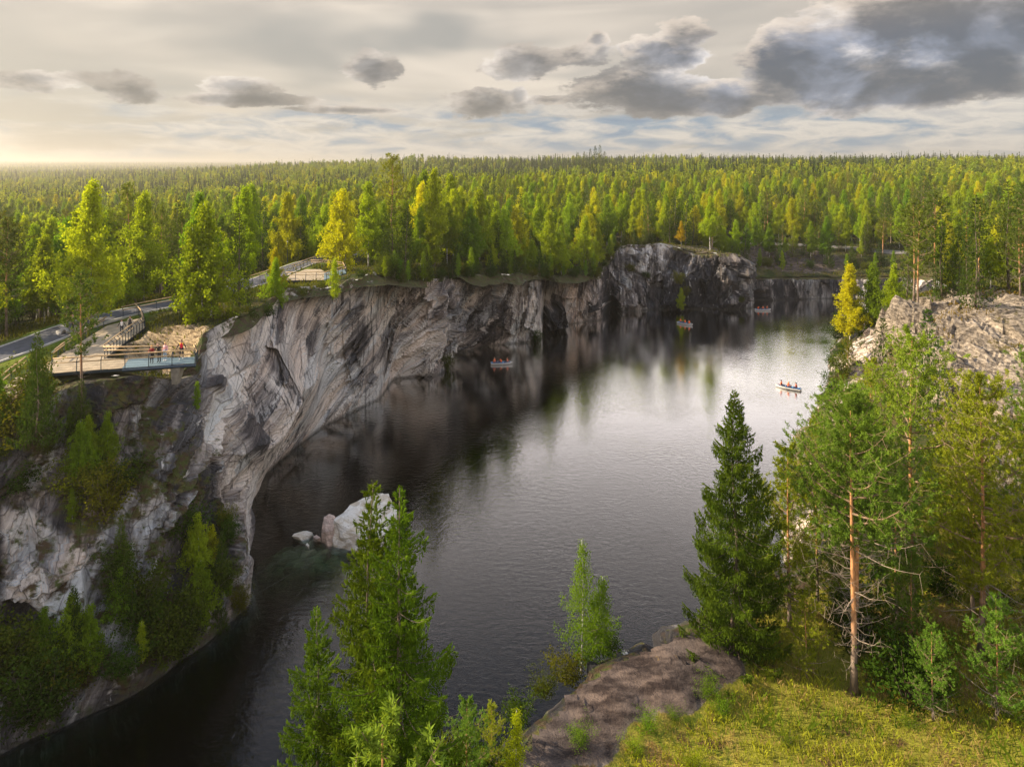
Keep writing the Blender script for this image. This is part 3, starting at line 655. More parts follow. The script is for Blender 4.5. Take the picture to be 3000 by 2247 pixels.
# --- sunlit haze
hz = bpy.data.materials.new('haze'); hz.use_nodes = True; k = N(hz.node_tree); k.n.clear()
pv_ = k.new('ShaderNodeVolumePrincipled'); pv_.inputs['Color'].default_value = (1.0, 0.93, 0.80, 1); pv_.inputs['Density'].default_value = HAZE; pv_.inputs['Anisotropy'].default_value = 0.72
k.l.new(pv_.outputs[0], k.new('ShaderNodeOutputMaterial').inputs[1])
mb = MB(); mb.box((0, 3650, 37), (19000, 8500, 114)); tag(mb.obj('haze', hz), kind='stuff')
# ================================================================ TREES (unit builders; every tree stands at its own origin)
def unit(a): return a/(np.linalg.norm(a, axis=-1, keepdims=True)+1e-9)
def cards(c, d, up, L, Wd, rng):
    """kite-shaped leaves: centre c, long axis d, facing about up"""
    n = len(c); d = unit(d); s = unit(np.cross(d, up+rng.normal(0, .35, (n, 3))))
    L = np.asarray(L).reshape(-1, 1); Wd = np.asarray(Wd).reshape(-1, 1)
    a = c; b = c+d*L*.45+s*Wd*.5; e = c+d*L; f = c+d*L*.45-s*Wd*.5
    return np.stack([a, b, e, f], 1)
def pack(name, quads, var, mats, trunk=None):
    V_ = quads.reshape(-1, 3); F_ = np.arange(len(V_)).reshape(-1, 4)
    return make_mesh(name, V_, F_, mats, None, False, {'var': ('FACE', var)})
def bez(p0, d0, L, droop, up, n, rng, wob=.03):
    """a limb as n+1 points: sets out along d0, sags by droop, lifts at the tip by up"""
    t = np.linspace(0, 1, n+1)[:, None]; p = p0+d0*L*t; p[:, 2] += (-droop*np.sin(t*np.pi*.62)**1.2*L+up*t**2.5*L)[:, 0]
    p[1:] += rng.normal(0, wob*L/ n, (n, 3)).cumsum(0)*.5; return p
def spruce(h, rad, seed, dens_=1.0, shoot=.16, sw=.045, base=.02, ragged=.25, lean=0.0, whorl=.42, droopy=1.0, hang=1.0, twin=0.0):
    rng = np.random.default_rng(seed); Q = []; VR = []; tb = MB(); wb = MB()
    tb.tube([(math.sin(k*1.3)*.04*h*.02+lean*k/8, math.cos(k)*.01*h, h*k/8) for k in range(9)], [max(.012, h*.0105*(1-k/8.1)) for k in range(9)], 7)
    z = h*.995; k = 0
    while z > h*base:
        f = 1-z/h; r = rad*(f**.82)*(1.0-.12*(f > .85)*(f-.85)/.15)*(1+rng.uniform(-ragged, ragged)*.6)+.05
        nb = 4 if f < .06 else int(rng.integers(5, 8))
        a0 = rng.uniform(0, 6.28)
        for i in range(nb):
            a = a0+i*6.283/nb+rng.normal(0, .22); L = r*(1+rng.uniform(-ragged, ragged))
            if rng.random() < .06*ragged/.25 and f > .15: L *= .35
            up_ = .60-f*1.6 if f < .3 else .12-.28*f; d0 = unit(np.array([math.cos(a), math.sin(a), up_]))
            n = max(3, int(L/.28)); p = bez(np.array([lean*z/h, 0, z+rng.normal(0, .05)]), d0, L, .25*droopy*min(1, f*2.2), .30*min(1, f*2)+.05, n, rng)
            if L > .8: wb.tube([tuple(q) for q in p], [max(.006, L*.010*(1-j/(n+.5))) for j in range(n+1)], 3, cap=False)
            m = int(L/shoot*5.2*dens_*1.5)+4; t = rng.beta(1.5, 1.0, m)*.93+.07; ii_ = np.clip((t*n).astype(int), 0, n-1); fr = t*n-ii_
            q = p[ii_]*(1-fr)[:, None]+p[ii_+1]*fr[:, None]; dd = unit(p[ii_+1]-p[ii_])
            side = unit(np.cross(dd, np.array([0, 0, 1.])))*rng.choice([-1, 1], m)[:, None]
            w_ = np.minimum(L*.34, .75)*(1-t*.72)*rng.uniform(.1, 1, m)                       # twig reach to the side
            c = q+side*w_[:, None]+dd*(w_*.65)[:, None]; c[:, 2] -= w_*.28*droopy
            dr = unit(dd*.9+side*.75+np.c_[np.zeros(m), np.zeros(m), rng.normal(0.10, .30, m)])
            c[:, 2] += rng.normal(0, .03, m)
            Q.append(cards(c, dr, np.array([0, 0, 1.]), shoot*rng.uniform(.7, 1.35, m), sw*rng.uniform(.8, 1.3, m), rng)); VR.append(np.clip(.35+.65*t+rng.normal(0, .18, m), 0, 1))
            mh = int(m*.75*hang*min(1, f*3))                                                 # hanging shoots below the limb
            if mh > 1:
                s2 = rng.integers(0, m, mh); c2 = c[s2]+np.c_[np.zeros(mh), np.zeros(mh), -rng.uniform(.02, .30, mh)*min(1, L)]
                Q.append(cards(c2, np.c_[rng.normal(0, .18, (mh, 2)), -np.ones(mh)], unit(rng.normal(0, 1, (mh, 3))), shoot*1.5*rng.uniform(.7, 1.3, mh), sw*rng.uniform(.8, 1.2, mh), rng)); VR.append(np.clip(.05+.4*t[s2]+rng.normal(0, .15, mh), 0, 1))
        z -= (whorl*(.55+.6*min(1, f*2.5)))*(.8+.4*rng.random())
    m = 14; Q.append(cards(np.c_[np.full(m, lean), np.zeros(m), h-.6+np.arange(m)*.05], np.c_[rng.normal(0, .5, (m, 2)), np.ones(m)], np.array([1., 0, 0]), .12, sw*.7, rng)); VR.append(np.ones(m)*.9)
    return tb, wb, np.concatenate(Q), np.concatenate(VR)
def birch(h, rad, seed, nl=8000, leaf=.17, base=.12, weep=.6, stems=1, top=.55, narrow=1.0):
    rng = np.random.default_rng(seed); Q = []; VR = []; tb = MB(); wb = MB()
    for sidx in range(stems):
        hh = h*(1 if sidx == 0 else rng.uniform(.7, .9)); ox = 0 if sidx == 0 else rng.uniform(.5, .9); lx = rng.normal(0, .025)+(.05 if sidx else 0); ly = rng.normal(0, .02)
        ct = lambda z: np.array([ox+lx*z+math.sin(z*.35+seed)*.10, ly*z+math.cos(z*.3+seed)*.08-math.cos(seed)*.08, z])
        tb.tube([tuple(ct(hh*k/10)) for k in range(11)], [max(.012, hh*.0088*(1-k/10.3)) for k in range(11)], 6)
        nb = int(46*(h/12)**.5)+8; per = nl/nb/stems
        for i in range(nb):
            f = base+(1-base)*(i+rng.random())/nb; z = hh*f; g = (f-base)/(1-base)
            r = rad*(math.sin(min(1, (g+.05)/.30)*math.pi/2)**.8*(1-max(0, g-.22)/.78)**1.05+.035)*narrow*rng.uniform(.45, 1.25)
            a = i*2.4+rng.normal(0, .5); d0 = unit(np.array([math.cos(a), math.sin(a), .75+.7*g+rng.normal(0, .15)]))
            L = r*1.35; n = 5; p = bez(ct(z), d0, L, .10+.25*weep, -.35*weep*(1-g), n, rng, .06)
            wb.tube([tuple(q) for q in p], [max(.004, L*.009*(1-j/(n+.4))) for j in range(n+1)], 3, cap=False)
            m = int(per*(.35+1.3*r/rad)); t = rng.beta(1.7, 1.1, m); ii_ = np.clip((t*n).astype(int), 0, n-1); fr = t*n-ii_
            q = p[ii_]*(1-fr)[:, None]+p[ii_+1]*fr[:, None]
            # leaves sit in little sprays around the limb and on hanging twigs
            nc = max(3, m//24); cc = rng.integers(0, m, nc); cen = q[cc]+rng.normal(0, 1, (nc, 3))*(.12+.30*r/rad*np.array([1, 1, .7]))*rad*.36
            pick = rng.integers(0, nc, m); hangl = rng.random(m)**1.3*weep*1.05*min(1, h/9)
            c = cen[pick]+rng.normal(0, .10+.03*rad, (m, 3)); c[:, 2] -= hangl
            dr = np.c_[rng.normal(0, .6, (m, 2)), -.6-rng.random(m)]
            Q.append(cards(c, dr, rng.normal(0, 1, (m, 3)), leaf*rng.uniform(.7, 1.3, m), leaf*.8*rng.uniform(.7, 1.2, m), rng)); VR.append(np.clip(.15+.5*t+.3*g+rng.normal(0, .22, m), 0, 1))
    return tb, wb, np.concatenate(Q), np.concatenate(VR)
def pine(h, rad, seed, tufts=260, per=22, nee=.15, nw=.035, crown=.45, dead=30, bushy=0.0, lean=0.0):
    rng = np.random.default_rng(seed); Q = []; VR = []; tb = MB(); wb = MB(); db = MB()
    ct = lambda z: np.array([lean*z+math.sin(z*.22+seed)*.12-math.sin(seed)*.12, math.cos(z*.2+seed)*.10-math.cos(seed)*.10, z])
    tb.tube([tuple(ct(h*k/10)) for k in range(11)], [max(.02, h*.0115*(1-k/10.6)+(.05 if k == 0 else 0)) for k in range(11)], 8)
    nb = int(26*(h/12)**.6); c0 = 1-crown
    for i in range(nb):
        g = (i+rng.random())/nb; z = h*(c0+crown*g)*.99; prof = (math.sin(min(1, (g+.12)/.45)*math.pi/2))*(1-max(0, g-.35)/.72)**.7
        r = rad*(prof+.06)*rng.uniform(.6, 1.15); a = i*2.4+rng.normal(0, .4)
        d0 = unit(np.array([math.cos(a), math.sin(a), .15+.75*g])); n = 5; p = bez(ct(z), d0, r, .12, .42, n, rng, .10)
        wb.tube([tuple(q) for q in p], [max(.008, r*.020*(1-j/(n+.4))) for j in range(n+1)], 4, cap=False)
        nt = max(3, int(tufts/nb*(.3+1.1*r/rad)))
        for j in range(nt):
            t = rng.beta(2.0, 1.0); q = p[min(n-1, int(t*n))]+(p[min(n, int(t*n)+1)]-p[min(n-1, int(t*n))])*(t*n % 1)
            off = rng.normal(0, 1, 3)*np.array([.30, .30, .16])*r*.75*(.5+.5*t); tip = q+off; tip[2] += .10
            if j % 2 == 0: wb.tube([tuple(q), tuple((q+tip)/2+[0, 0, -.03]), tuple(tip)], [.012, .009, .006], 3, cap=False)
            m = per; ax = unit(off+np.array([0, 0, .25*r+.12])+(p[-1]-p[0])*.15); nd = unit(rng.normal(0, .75, (m, 3))+ax*.85)
            st = tip-ax*rng.uniform(0, nee*1.6, m)[:, None]
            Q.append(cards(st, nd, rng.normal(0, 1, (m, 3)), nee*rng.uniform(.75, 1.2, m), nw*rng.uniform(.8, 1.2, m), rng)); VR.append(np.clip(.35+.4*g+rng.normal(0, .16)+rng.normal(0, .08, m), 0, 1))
    for i in range(dead):
        z = h*rng.uniform(.10, c0+.1*crown); a = rng.uniform(0, 6.28); L = rad*rng.uniform(.25, .9)*(.4+.8*z/h/c0)
        n = 4; p = bez(ct(z), unit(np.array([math.cos(a), math.sin(a), rng.uniform(-.05, .35)])), L, .08, .2, n, rng, .22)
        db.tube([tuple(q) for q in p], [max(.005, L*.013*(1-j/(n+.3))) for j in range(n+1)], 3, cap=False)
        for j in range(int(3+L*3)):
            q = p[rng.integers(1, n+1)]; e = q+rng.normal(0, .25, 3)*L*.55; e[2] += .05; db.tube([tuple(q), tuple(e)], [.007, .004], 3, cap=False)
    return tb, wb, np.concatenate(Q), np.concatenate(VR), db
def shrub(h, rad, seed, nl=2500, leaf=.14, up=.8):
    rng = np.random.default_rng(seed); Q = []; VR = []; wb = MB(); nb = 12
    for i in range(nb):
        a = i*2.4+rng.normal(0, .4); L = h*rng.uniform(.55, 1.1); d0 = unit(np.array([math.cos(a)*rad/h*rng.uniform(.3, 1.1), math.sin(a)*rad/h*rng.uniform(.3, 1.1), up]))
        n = 4; p = bez(np.array([rng.normal(0, .08), rng.normal(0, .08), 0]), d0, L, .05, -.05, n, rng, .12)
        wb.tube([tuple(q) for q in p], [max(.006, .022*(1-j/(n+.4))*h/2) for j in range(n+1)], 4, cap=False)
        m = nl//nb; nc = 16; cen = p[rng.integers(1, n+1, nc)]+rng.normal(0, 1, (nc, 3))*rad*.26; pk = rng.integers(0, nc, m)
        c = cen[pk]+rng.normal(0, .09*rad+.03, (m, 3)); c[:, 2] = np.maximum(c[:, 2], .03)
        Q.append(cards(c, np.c_[rng.normal(0, .8, (m, 2)), rng.normal(0, .6, m)], rng.normal(0, 1, (m, 3)), leaf*rng.uniform(.7, 1.3, m), leaf*.6, rng)); VR.append(np.clip(.2+.5*c[:, 2]/h+rng.normal(0, .2, m), 0, 1))
    return wb, np.concatenate(Q), np.concatenate(VR)
class Kind:
    """the shared meshes of one tree shape"""
    def __init__(s, name, trunk, wood, quads, var, mt, mw, ml, dead=None):
        s.name = name
        s.trunk = trunk.mesh('trunk', mt, True) if trunk else None
        s.wood = wood.mesh('branches', mw) if wood and wood.n else None
        s.crown = pack('crown', quads, var, [ml]); s.mt, s.mw, s.ml = mt, mw, ml; s.quads, s.var = quads, var
        s.dead = dead.mesh('dead_branches', B_DEAD) if dead and dead.n else None
        s.tb, s.wb = trunk, wood
        s.one = None
    def recol(s, ml):
        k = Kind.__new__(Kind); k.__dict__.update(s.__dict__); k.crown = s.crown.copy(); k.crown.materials[0] = ml; k.ml = ml; k.one = None; return k
    def joined(s):
        if s.one is None:
            v = np.array(s.tb.v+(s.wb.v if s.wb else []), np.float32).reshape(-1, 3); n0 = s.tb.n
            f4 = [q for q in s.tb.f if len(q) == 4]; fo = [q for q in s.tb.f if len(q) != 4]
            wf = [[i+n0 for i in q] for q in (s.wb.f if s.wb else [])]; nt = len(f4)
            allf = f4+wf; n1 = len(v); qv = s.quads.reshape(-1, 3)
            A = np.array(allf, np.int32); B = np.arange(len(qv)).reshape(-1, 4).astype(np.int32)+n1
            mi = np.r_[np.zeros(nt), np.ones(len(wf)), np.full(len(B), 2)]
            s.one = make_mesh(s.name, np.vstack([v, qv]), np.vstack([A, B]), [s.mt, s.mw, s.ml], mi, False, {'var': ('FACE', np.r_[np.zeros(len(A)), s.var])})
        return s.one
def plant(kind, name, loc, label, cat, group=None, sc=1.0, rz=0.0, parts=True, szz=1.0, tilt=(0, 0)):
    if parts:
        r_ = empty(name, loc, rz); r_.scale = (sc, sc, sc*szz); r_.rotation_euler = (tilt[0], tilt[1], rz)
        if kind.trunk: obj('trunk', kind.trunk, r_)
        if kind.wood: obj('branches' if kind.trunk else 'stems', kind.wood, r_)['kind'] = 'stuff'
        obj('crown', kind.crown, r_)
        if kind.dead: obj('dead_branches', kind.dead, r_)['kind'] = 'stuff'
    else:
        r_ = obj(name, kind.joined(), None, loc); r_.scale = (sc, sc, sc*szz); r_.rotation_euler = (tilt[0], tilt[1], rz)
    return tag(r_, label, cat, group)
def K_spruce(name, ml, *a, **k): t, w_, q, v = spruce(*a, **k); return Kind(name, t, w_, q, v, B_SPRU, B_SPRU, ml)
def K_birch(name, ml, *a, **k): t, w_, q, v = birch(*a, **k); return Kind(name, t, w_, q, v, B_BIRCH, B_SHRB, ml)
def K_pine(name, ml, *a, **k): t, w_, q, v, d = pine(*a, **k); return Kind(name, t, w_, q, v, B_PINE, B_TWIG, ml, d)
def K_shrub(name, ml, *a, **k): w_, q, v = shrub(*a, **k); return Kind(name, None, w_, q, v, B_SHRB, B_SHRB, ml)

SPR = [K_spruce('spruce_tree', L_SPRU, 14, 2.7, 1, dens_=.5, shoot=.36, sw=.12, whorl=.62, hang=.5), K_spruce('spruce_tree', L_SPRU, 14, 2.2, 2, dens_=.5, shoot=.36, sw=.12, whorl=.62, hang=.5, ragged=.35),
       K_spruce('spruce_tree', L_SPRU, 10, 2.2, 3, dens_=.42, shoot=.32, sw=.11, whorl=.55, hang=.5)]
BIR = [K_birch('birch_tree', L_BIRCH, 14, 3.5, 1, 13000, .26, base=.13), K_birch('birch_tree', L_BIRCH, 14, 2.9, 2, 11000, .26, base=.22), K_birch('birch_tree', L_BIRCH, 12, 3.1, 3, 11500, .26, base=.14, stems=2), K_birch('birch_tree', L_BIRCH, 15, 2.5, 4, 10000, .26, base=.30)]
GBR = [k.recol(L_GREEN) for k in BIR]; YBR = [k.recol(L_YELL) for k in BIR]; OBR = [BIR[1].recol(L_ORNG)]
PIN = [K_pine('pine_tree', L_PINE, 14, 2.6, 1, 240, 18, .32, .10, crown=.62, dead=14), K_pine('pine_tree', L_PINE, 13, 2.5, 2, 240, 18, .32, .10, crown=.78, dead=10), K_pine('pine_tree', L_PINE, 15, 2.8, 3, 220, 18, .32, .10, crown=.50, dead=18)]
# near trees with fine needles and leaves
HS1 = K_spruce('spruce_tree', L_HSPR, 20, 3.6, 11, dens_=2.6, shoot=.11, sw=.038, whorl=.46, ragged=.36, droopy=1.35, hang=.9)
HS2 = K_spruce('spruce_tree', L_HSPR, 16, 3.0, 12, dens_=2.6, shoot=.11, sw=.038, whorl=.46, ragged=.36, droopy=1.3, hang=.9)
HS3 = K_spruce('spruce_tree', L_DSPR, 16, 3.5, 15, dens_=2.2, shoot=.16, sw=.055, whorl=.42, ragged=.30, droopy=1.2, hang=1.4)
HP1 = K_pine('pine_tree', L_HPIN, 17.5, 3.6, 21, 1150, 30, .21, .045, crown=.50, dead=46)
HP2 = K_pine('pine_tree', L_HPIN, 18, 4.2, 22, 1700, 28, .21, .046, crown=.78, dead=16)
HP3 = K_pine('pine_tree', L_HPIN, 11, 2.7, 23, 760, 26, .20, .045, crown=.88, dead=16)
HB1 = K_birch('birch_tree', L_GREEN, 9, 1.5, 31, 12000, .10, base=.10, stems=2, weep=.45)
HB2 = K_birch('birch_tree', L_BIRCH, 5.2, .8, 32, 7000, .075, base=.04, weep=.3)
SHR = [K_shrub('shrub', L_SHRB, 2.6, 1.5, 41, 2600, .16), K_shrub('shrub', L_SHRB, 1.8, 1.3, 42, 1800, .15), K_shrub('shrub', L_SHRB, 3.4, 1.4, 43, 3000, .16, 1.0)]
BSH = K_shrub('shrub', L_BRSH, 3.4, 2.0, 44, 3600, .20)
NSH = K_shrub('shrub', L_GREEN, 1.3, .9, 45, 2600, .06)
SBR = K_birch('birch_tree', L_GREEN, 6, 1.0, 33, 4200, .13, base=.10, weep=.3)
SSP = K_spruce('spruce_tree', L_SPRU, 8, 1.7, 14, dens_=.7, shoot=.24, sw=.08, whorl=.45)
# ================================================================ PLACING THE WOODS
placed = []
def put(kind, name, x, y, label, cat, group=None, sc=1.0, parts=True, z=None, szz=1.0, rz=None, tilt=(0, 0), rad=1.2):
    z = gz(x, y)-.08 if z is None else z
    placed.append((x, y, rad)); return plant(kind, name, (x, y, z), label, cat, group, sc, random.uniform(0, 6.28) if rz is None else rz, parts, szz, tilt)
def H0(kind): return {id(SPR[0]): 14}.get(id(kind), 0)
# -- foreground
put(HS1, 'spruce_tree', -3.65, 22.6, 'tallest dense spruce of the bottom centre foreground, its leader right of its twin', 'tree', None, 1.04, z=8.7, rz=.4)
put(HS2, 'spruce_tree', -4.75, 23.6, 'spruce grown into the taller foreground spruce, its leader standing just left of it', 'tree', None, 1.27, z=8.8, rz=2.2)
put(HS2, 'spruce_tree', -6.9, 24.5, 'shorter spruce at the bottom, leftmost of the foreground spruces over the dark water', 'tree', None, .98, z=8.6, rz=4.0)
put(HS3, 'spruce_tree', 14.1, 44.0, 'dark pointed spruce standing alone at the right edge of the purple rock outcrop', 'tree', None, 1.03, rz=1.1)
put(HP3, 'pine_tree', -3.6, 20.6, 'small blue green young pine tip in front of the large foreground spruce', 'tree', None, 1.33, z=8.7)
put(HP3, 'pine_tree', -2.2, 34.2, 'thin young pine between the foreground spruces and the rock outcrop', 'tree', None, .55, z=7.5)
put(HP3, 'pine_tree', -1.1, 36.6, 'small bushy pine at the water edge left of the yellow birch', 'tree', None, .36, z=7.6)
put(HB2, 'birch_tree', .05, 34.2, 'little yellow green birch at the bottom, left foot of the rock outcrop', 'tree', None, .95, z=8.2)
put(HB1, 'birch_tree', 4.6, 45.6, 'slender double stemmed birch standing alone above the water left of the rock outcrop', 'tree', None, .98, z=6.6, rz=.3)
put(HP1, 'pine_tree', 20.2, 41.0, 'tall pine with orange trunk and bare lower limbs, front of the pair on grass', 'tree', None, 1.0, rz=.5)
put(HP1, 'pine_tree', 21.6, 43.6, 'tall pine with paler trunk right behind the front orange trunked pine', 'tree', None, .90, rz=3.6)
put(HP2, 'pine_tree', 28.3, 49.0, 'tallest broad pine behind the pair, yellowish crown reaching the rocky slope', 'tree', None, 1.03, rz=.2)
put(HP2, 'pine_tree', 29.3, 43.4, 'bushy pine on the right with green crown to the ground', 'tree', None, .96, rz=2.7)
put(HP3, 'pine_tree', 18.6, 46.5, 'slim blue green pine at the lake edge between the dark spruce and the tall pines', 'tree', None, 1.10, rz=.9)
put(HP2, 'pine_tree', 25.2, 52.5, 'pine with golden green crown rising at the lake edge behind the front pair', 'tree', None, .78, rz=4.4)
put(HP3, 'pine_tree', 17.9, 42.2, 'half bare little pine with dry grey twigs left of the front pair', 'tree', None, .46, rz=1.9)
put(HP3, 'pine_tree', 23.4, 38.6, 'young pine sapling in the grass right of the front pair', 'tree', None, .48, rz=.9)
put(HP3, 'pine_tree', 26.8, 38.4, 'bushy young pine in the grass near the right edge', 'tree', None, .62, rz=2.9)
put(HP3, 'pine_tree', 29.8, 37.9, 'young pine cut by the right edge of the picture above dry grass', 'tree', None, .70, rz=5.2)
put(HP2, 'pine_tree', 34.0, 45.0, 'full green pine at the right edge of the foreground wood', 'tree', None, .80, rz=1.2)
put(HP2, 'pine_tree', 39.8, 51.0, 'pine at the right edge whose branch tips reach in over the rocky slope', 'tree', None, .92, rz=3.2)
put(HB1, 'birch_tree', 34.5, 53.0, 'airy pale birch in front of the rocky slope, right of the tallest pine', 'tree', None, 1.5, rz=1.0)
put(SPR[2], 'spruce_tree', 43.0, 80.5, 'dark spruce in front of the rocky slope, left of the one on its middle', 'tree', None, 1.08)
put(SPR[2], 'spruce_tree', 45.2, 75.5, 'narrow dark spruce rising against the middle of the rocky slope', 'tree', None, 1.22)
put(SPR[1], 'spruce_tree', 61.5, 92.0, 'dark green spruce reaching down the notch in the rocky slope', 'tree', None, 1.05)
put(HP3, 'pine_tree', 30.5, 61.5, 'pine crown just behind the tallest pine at the lake edge', 'tree', None, 1.0)
put(HP3, 'pine_tree', 36.2, 70.0, 'green pine at the foot of the rocky slope by the water', 'tree', None, .95)
put(SBR, 'birch_sapling', 33.5, 66.0, 'small leafy birch at the foot of the rocky slope', 'tree', None, 1.2)
for (kd_, x, y, s, lb) in [(HP3, 27.6, 62.5, .8, 'green pine at the lake edge, farthest of the left row of foreground pines'), (HP3, 25.5, 46.0, .95, 'mid height pine filling the gap between the front pair and the tallest pine'),
 (HP3, 26.3, 60.0, .8, 'pine with broad green crown behind the golden green one'), (HP3, 31.5, 47.5, 1.0, 'dense young pine standing under the airy pale birch'),
 (HP3, 24.8, 43.0, .62, 'low bushy pine right beside the paler trunk of the pair'), (HP3, 21.8, 49.5, .85, 'short pine hiding the shore behind the front pair'), (HP3, 16.9, 48.3, .72, 'low pine just right of the lone dark spruce'),
 (HP3, 27.5, 53.5, 1.1, 'thick green pine in the middle of the right foreground wood'), (HP3, 33.0, 41.0, .72, 'young bushy pine at the lower right edge'),
 (HS2, 29.8, 55.5, .62, 'dark young spruce among the right foreground pines'), (HS2, 22.6, 46.8, .42, 'small dark spruce in the shade behind the front pair')]:
    put(kd_, 'spruce_tree' if kd_ is HS2 else 'pine_tree', x, y, lb, 'tree', None, s)
# right bank birches
put(YBR[1], 'birch_tree', 68.0, 140.0, 'bright yellow topped birch on the far right bank of the lake', 'tree', None, 1.22, z=2.8)
put(GBR[0], 'birch_tree', 72.0, 139.0, 'tall green birch just right of the bright yellow birch on the bank', 'tree', None, 1.20, z=3.2)
put(BIR[3], 'birch_tree', 74.4, 135.5, 'thin pale birch with white stem at the top left of the rocky slope', 'tree', None, .88, z=7.5)
put(PIN[1], 'pine_tree', 58.5, 121.0, 'brownish pine on the bank below the yellow birch', 'tree', None, .62, z=2.0)
for i, (x, y, s) in enumerate([(62,131,1.1),(65,135,1.3),(55,116,1.2),(52,111,1.0),(58,125,1.4),(49,106,1.3),(46,100,1.1),(43,95,1.2),(64.5,126,1.2),(61,121,.9),(68,145,1.5),(71,149,1.3)]):
    put(SHR[i % 3], 'shrub', x, y, 'dark shrub on the steep right bank between the yellow birch and the rocky slope foot', 'shrub', 'shrubs along the right bank', s, z=max(.3, min(6, (gz(x, y)))-2.2))
# pines crowning the ridge
for (x, y, k, s, lb) in [(60.8,104,0,1.12,'tall pine with pale orange stem at the left end of the rocky ridge'),(62.5,108,2,1.05,'pine with slim orange stem just right of the ridge end pine'),(68,104,1,.95,'dark bushy pine in the middle of the ridge crown'),
                         (78,106,0,1.15,'tall pine near the right edge above the notch in the ridge'),(76,100,2,1.10,'orange stemmed pine at the right edge above the brown ledge'),(71,97,1,.85,'shorter dark pine right above the notch of the rocky slope')]:
    put(PIN[k], 'pine_tree', x, y, lb, 'tree', None, s)
for (x, y, s, lb) in [(65.2,105.5,.95,'first dark spruce between the ridge pines'),(66.6,103.5,.75,'smaller dark spruce beside the first one between the ridge pines'),(73.5,103,1.15,'tall dark spruce behind the notch of the ridge'),(80,98,1.0,'dark spruce at the far right end of the ridge')]:
    put(SPR[1], 'spruce_tree', x, y, lb, 'tree', None, s)
rr_ = random.Random(77)
for i in range(22):
    x_ = rr_.uniform(60, 92); y_ = rr_.uniform(99, 122)
    if abs(x_) > y_*.80 or x_ < 60+(y_-99)*.25: continue
    side_ = 'left part' if x_ < 70 else ('middle' if x_ < 78 else 'right part'); sp_ = i % 2
    put(SPR[1] if sp_ else PIN[i % 3], 'spruce_tree' if sp_ else 'pine_tree', x_, y_, f'{"dark spruce" if sp_ else "dense green pine"} in the wood on the {side_} of the ridge crown', 'tree', f'{"spruces" if sp_ else "pines"} on the {side_} of the ridge', rr_.uniform(.7, 1.15), rad=.6)
# -- left plateau
for (kd, x, y, s, zz, lb, cat) in [
 (BIR[0], -48.6, 80.3, 1.20, None, 'tall birch with white trunk growing through the wooden walkway side', 'tree'),
 (BIR[0], -50.5, 95.5, 1.08, None, 'full yellow green birch beyond the asphalt path, second tall birch from the left', 'tree'),
 (GBR[2], -34.0, 78.6, 1.18, 21.6, 'broad green birch hanging over the cliff edge right of the path', 'tree'),
 (GBR[3], -37.8, 83.5, .95, None, 'green birch just behind the broad birch on the cliff edge', 'tree'),
 (BIR[1], -37.6, 98.0, 1.05, None, 'bright birch with white stem right of the narrow dark spruce', 'tree'),
 (BIR[0], -44.5, 137, 1.10, None, 'round crowned green birch standing in the lawn behind the second platform', 'tree'),
 (YBR[2], -30.0, 125, 1.22, None, 'golden yellow birch right behind the second viewing platform', 'tree'),
 (BIR[1], -27.0, 131, 1.15, None, 'tall slender birch behind the golden yellow birch', 'tree'),
 (YBR[1], -31.8, 93.2, .50, 21.8, 'small yellow birch on the cliff edge left of the second platform', 'tree'),
 (GBR[0], -31.2, 91.5, .52, 20.4, 'small green birch drooping over the cliff edge under the yellow one', 'tree'),
 (SBR, -25.8, 101.5, 1.05, 20.0, 'thin little birch on the cliff edge in front of the second platform', 'tree'),
 (BSH, -20.9, 123.2, 1.0, None, 'bright green round shrub on the cliff edge', 'shrub'),
 (PIN[0], -36.9, 59.6, .78, 19.7, 'thin pine with bare lower trunk in front of the first viewing platform', 'tree'),
 (SSP, -38.0, 55.6, 1.02, 18.2, 'young spruce in front of the stairs at the left edge', 'tree'),
 (SSP, -39.7, 58.0, .62, 19.5, 'small spruce between the stairs and the first platform', 'tree'),
 (PIN[0], -57.5, 79, .95, None, 'bare stemmed pine left of the tall white trunked birch beyond the path', 'tree'),
 (PIN[2], -59.5, 80.5, .95, None, 'second bare stemmed pine further left beyond the path', 'tree'),
 (GBR[0], -62.5, 83, 1.05, None, 'green birch at the left edge beyond the asphalt path', 'tree'),
 (GBR[2], -56.5, 70.5, .92, None, 'leafy birch cut by the left edge beside the path', 'tree'),
 (BIR[1], -54.5, 87, .80, None, 'low yellow green birch beyond the path behind the tall white trunk', 'tree'),
]:
    put(kd, {'tree': 'birch_tree' if kd.mt is B_BIRCH else ('spruce_tree' if kd.mt is B_SPRU else 'pine_tree'), 'shrub': 'shrub'}[cat], x, y, lb, cat, None, s, z=zz, rad=1.8)
put(SPR[1], 'spruce_tree', -32.9, 83.8, 'narrow dark spruce on the cliff edge between two birches', 'tree', None, .88, szz=1.0)
put(SPR[1], 'spruce_tree', -34.6, 88.0, 'dark spruce half hidden behind the narrow one on the cliff edge', 'tree', None, .80)
put(SPR[0], 'spruce_tree', -42.0, 138, 'dark spruce beside the round crowned birch on the lawn', 'tree', None, .80)
put(SPR[0], 'spruce_tree', -22.3, 129, 'dark spruce right of the golden yellow birch', 'tree', None, 1.0)
put(SPR[1], 'spruce_tree', -50.5, 105, 'tall dark spruce in the wood behind the path bend', 'tree', None, 1.0)

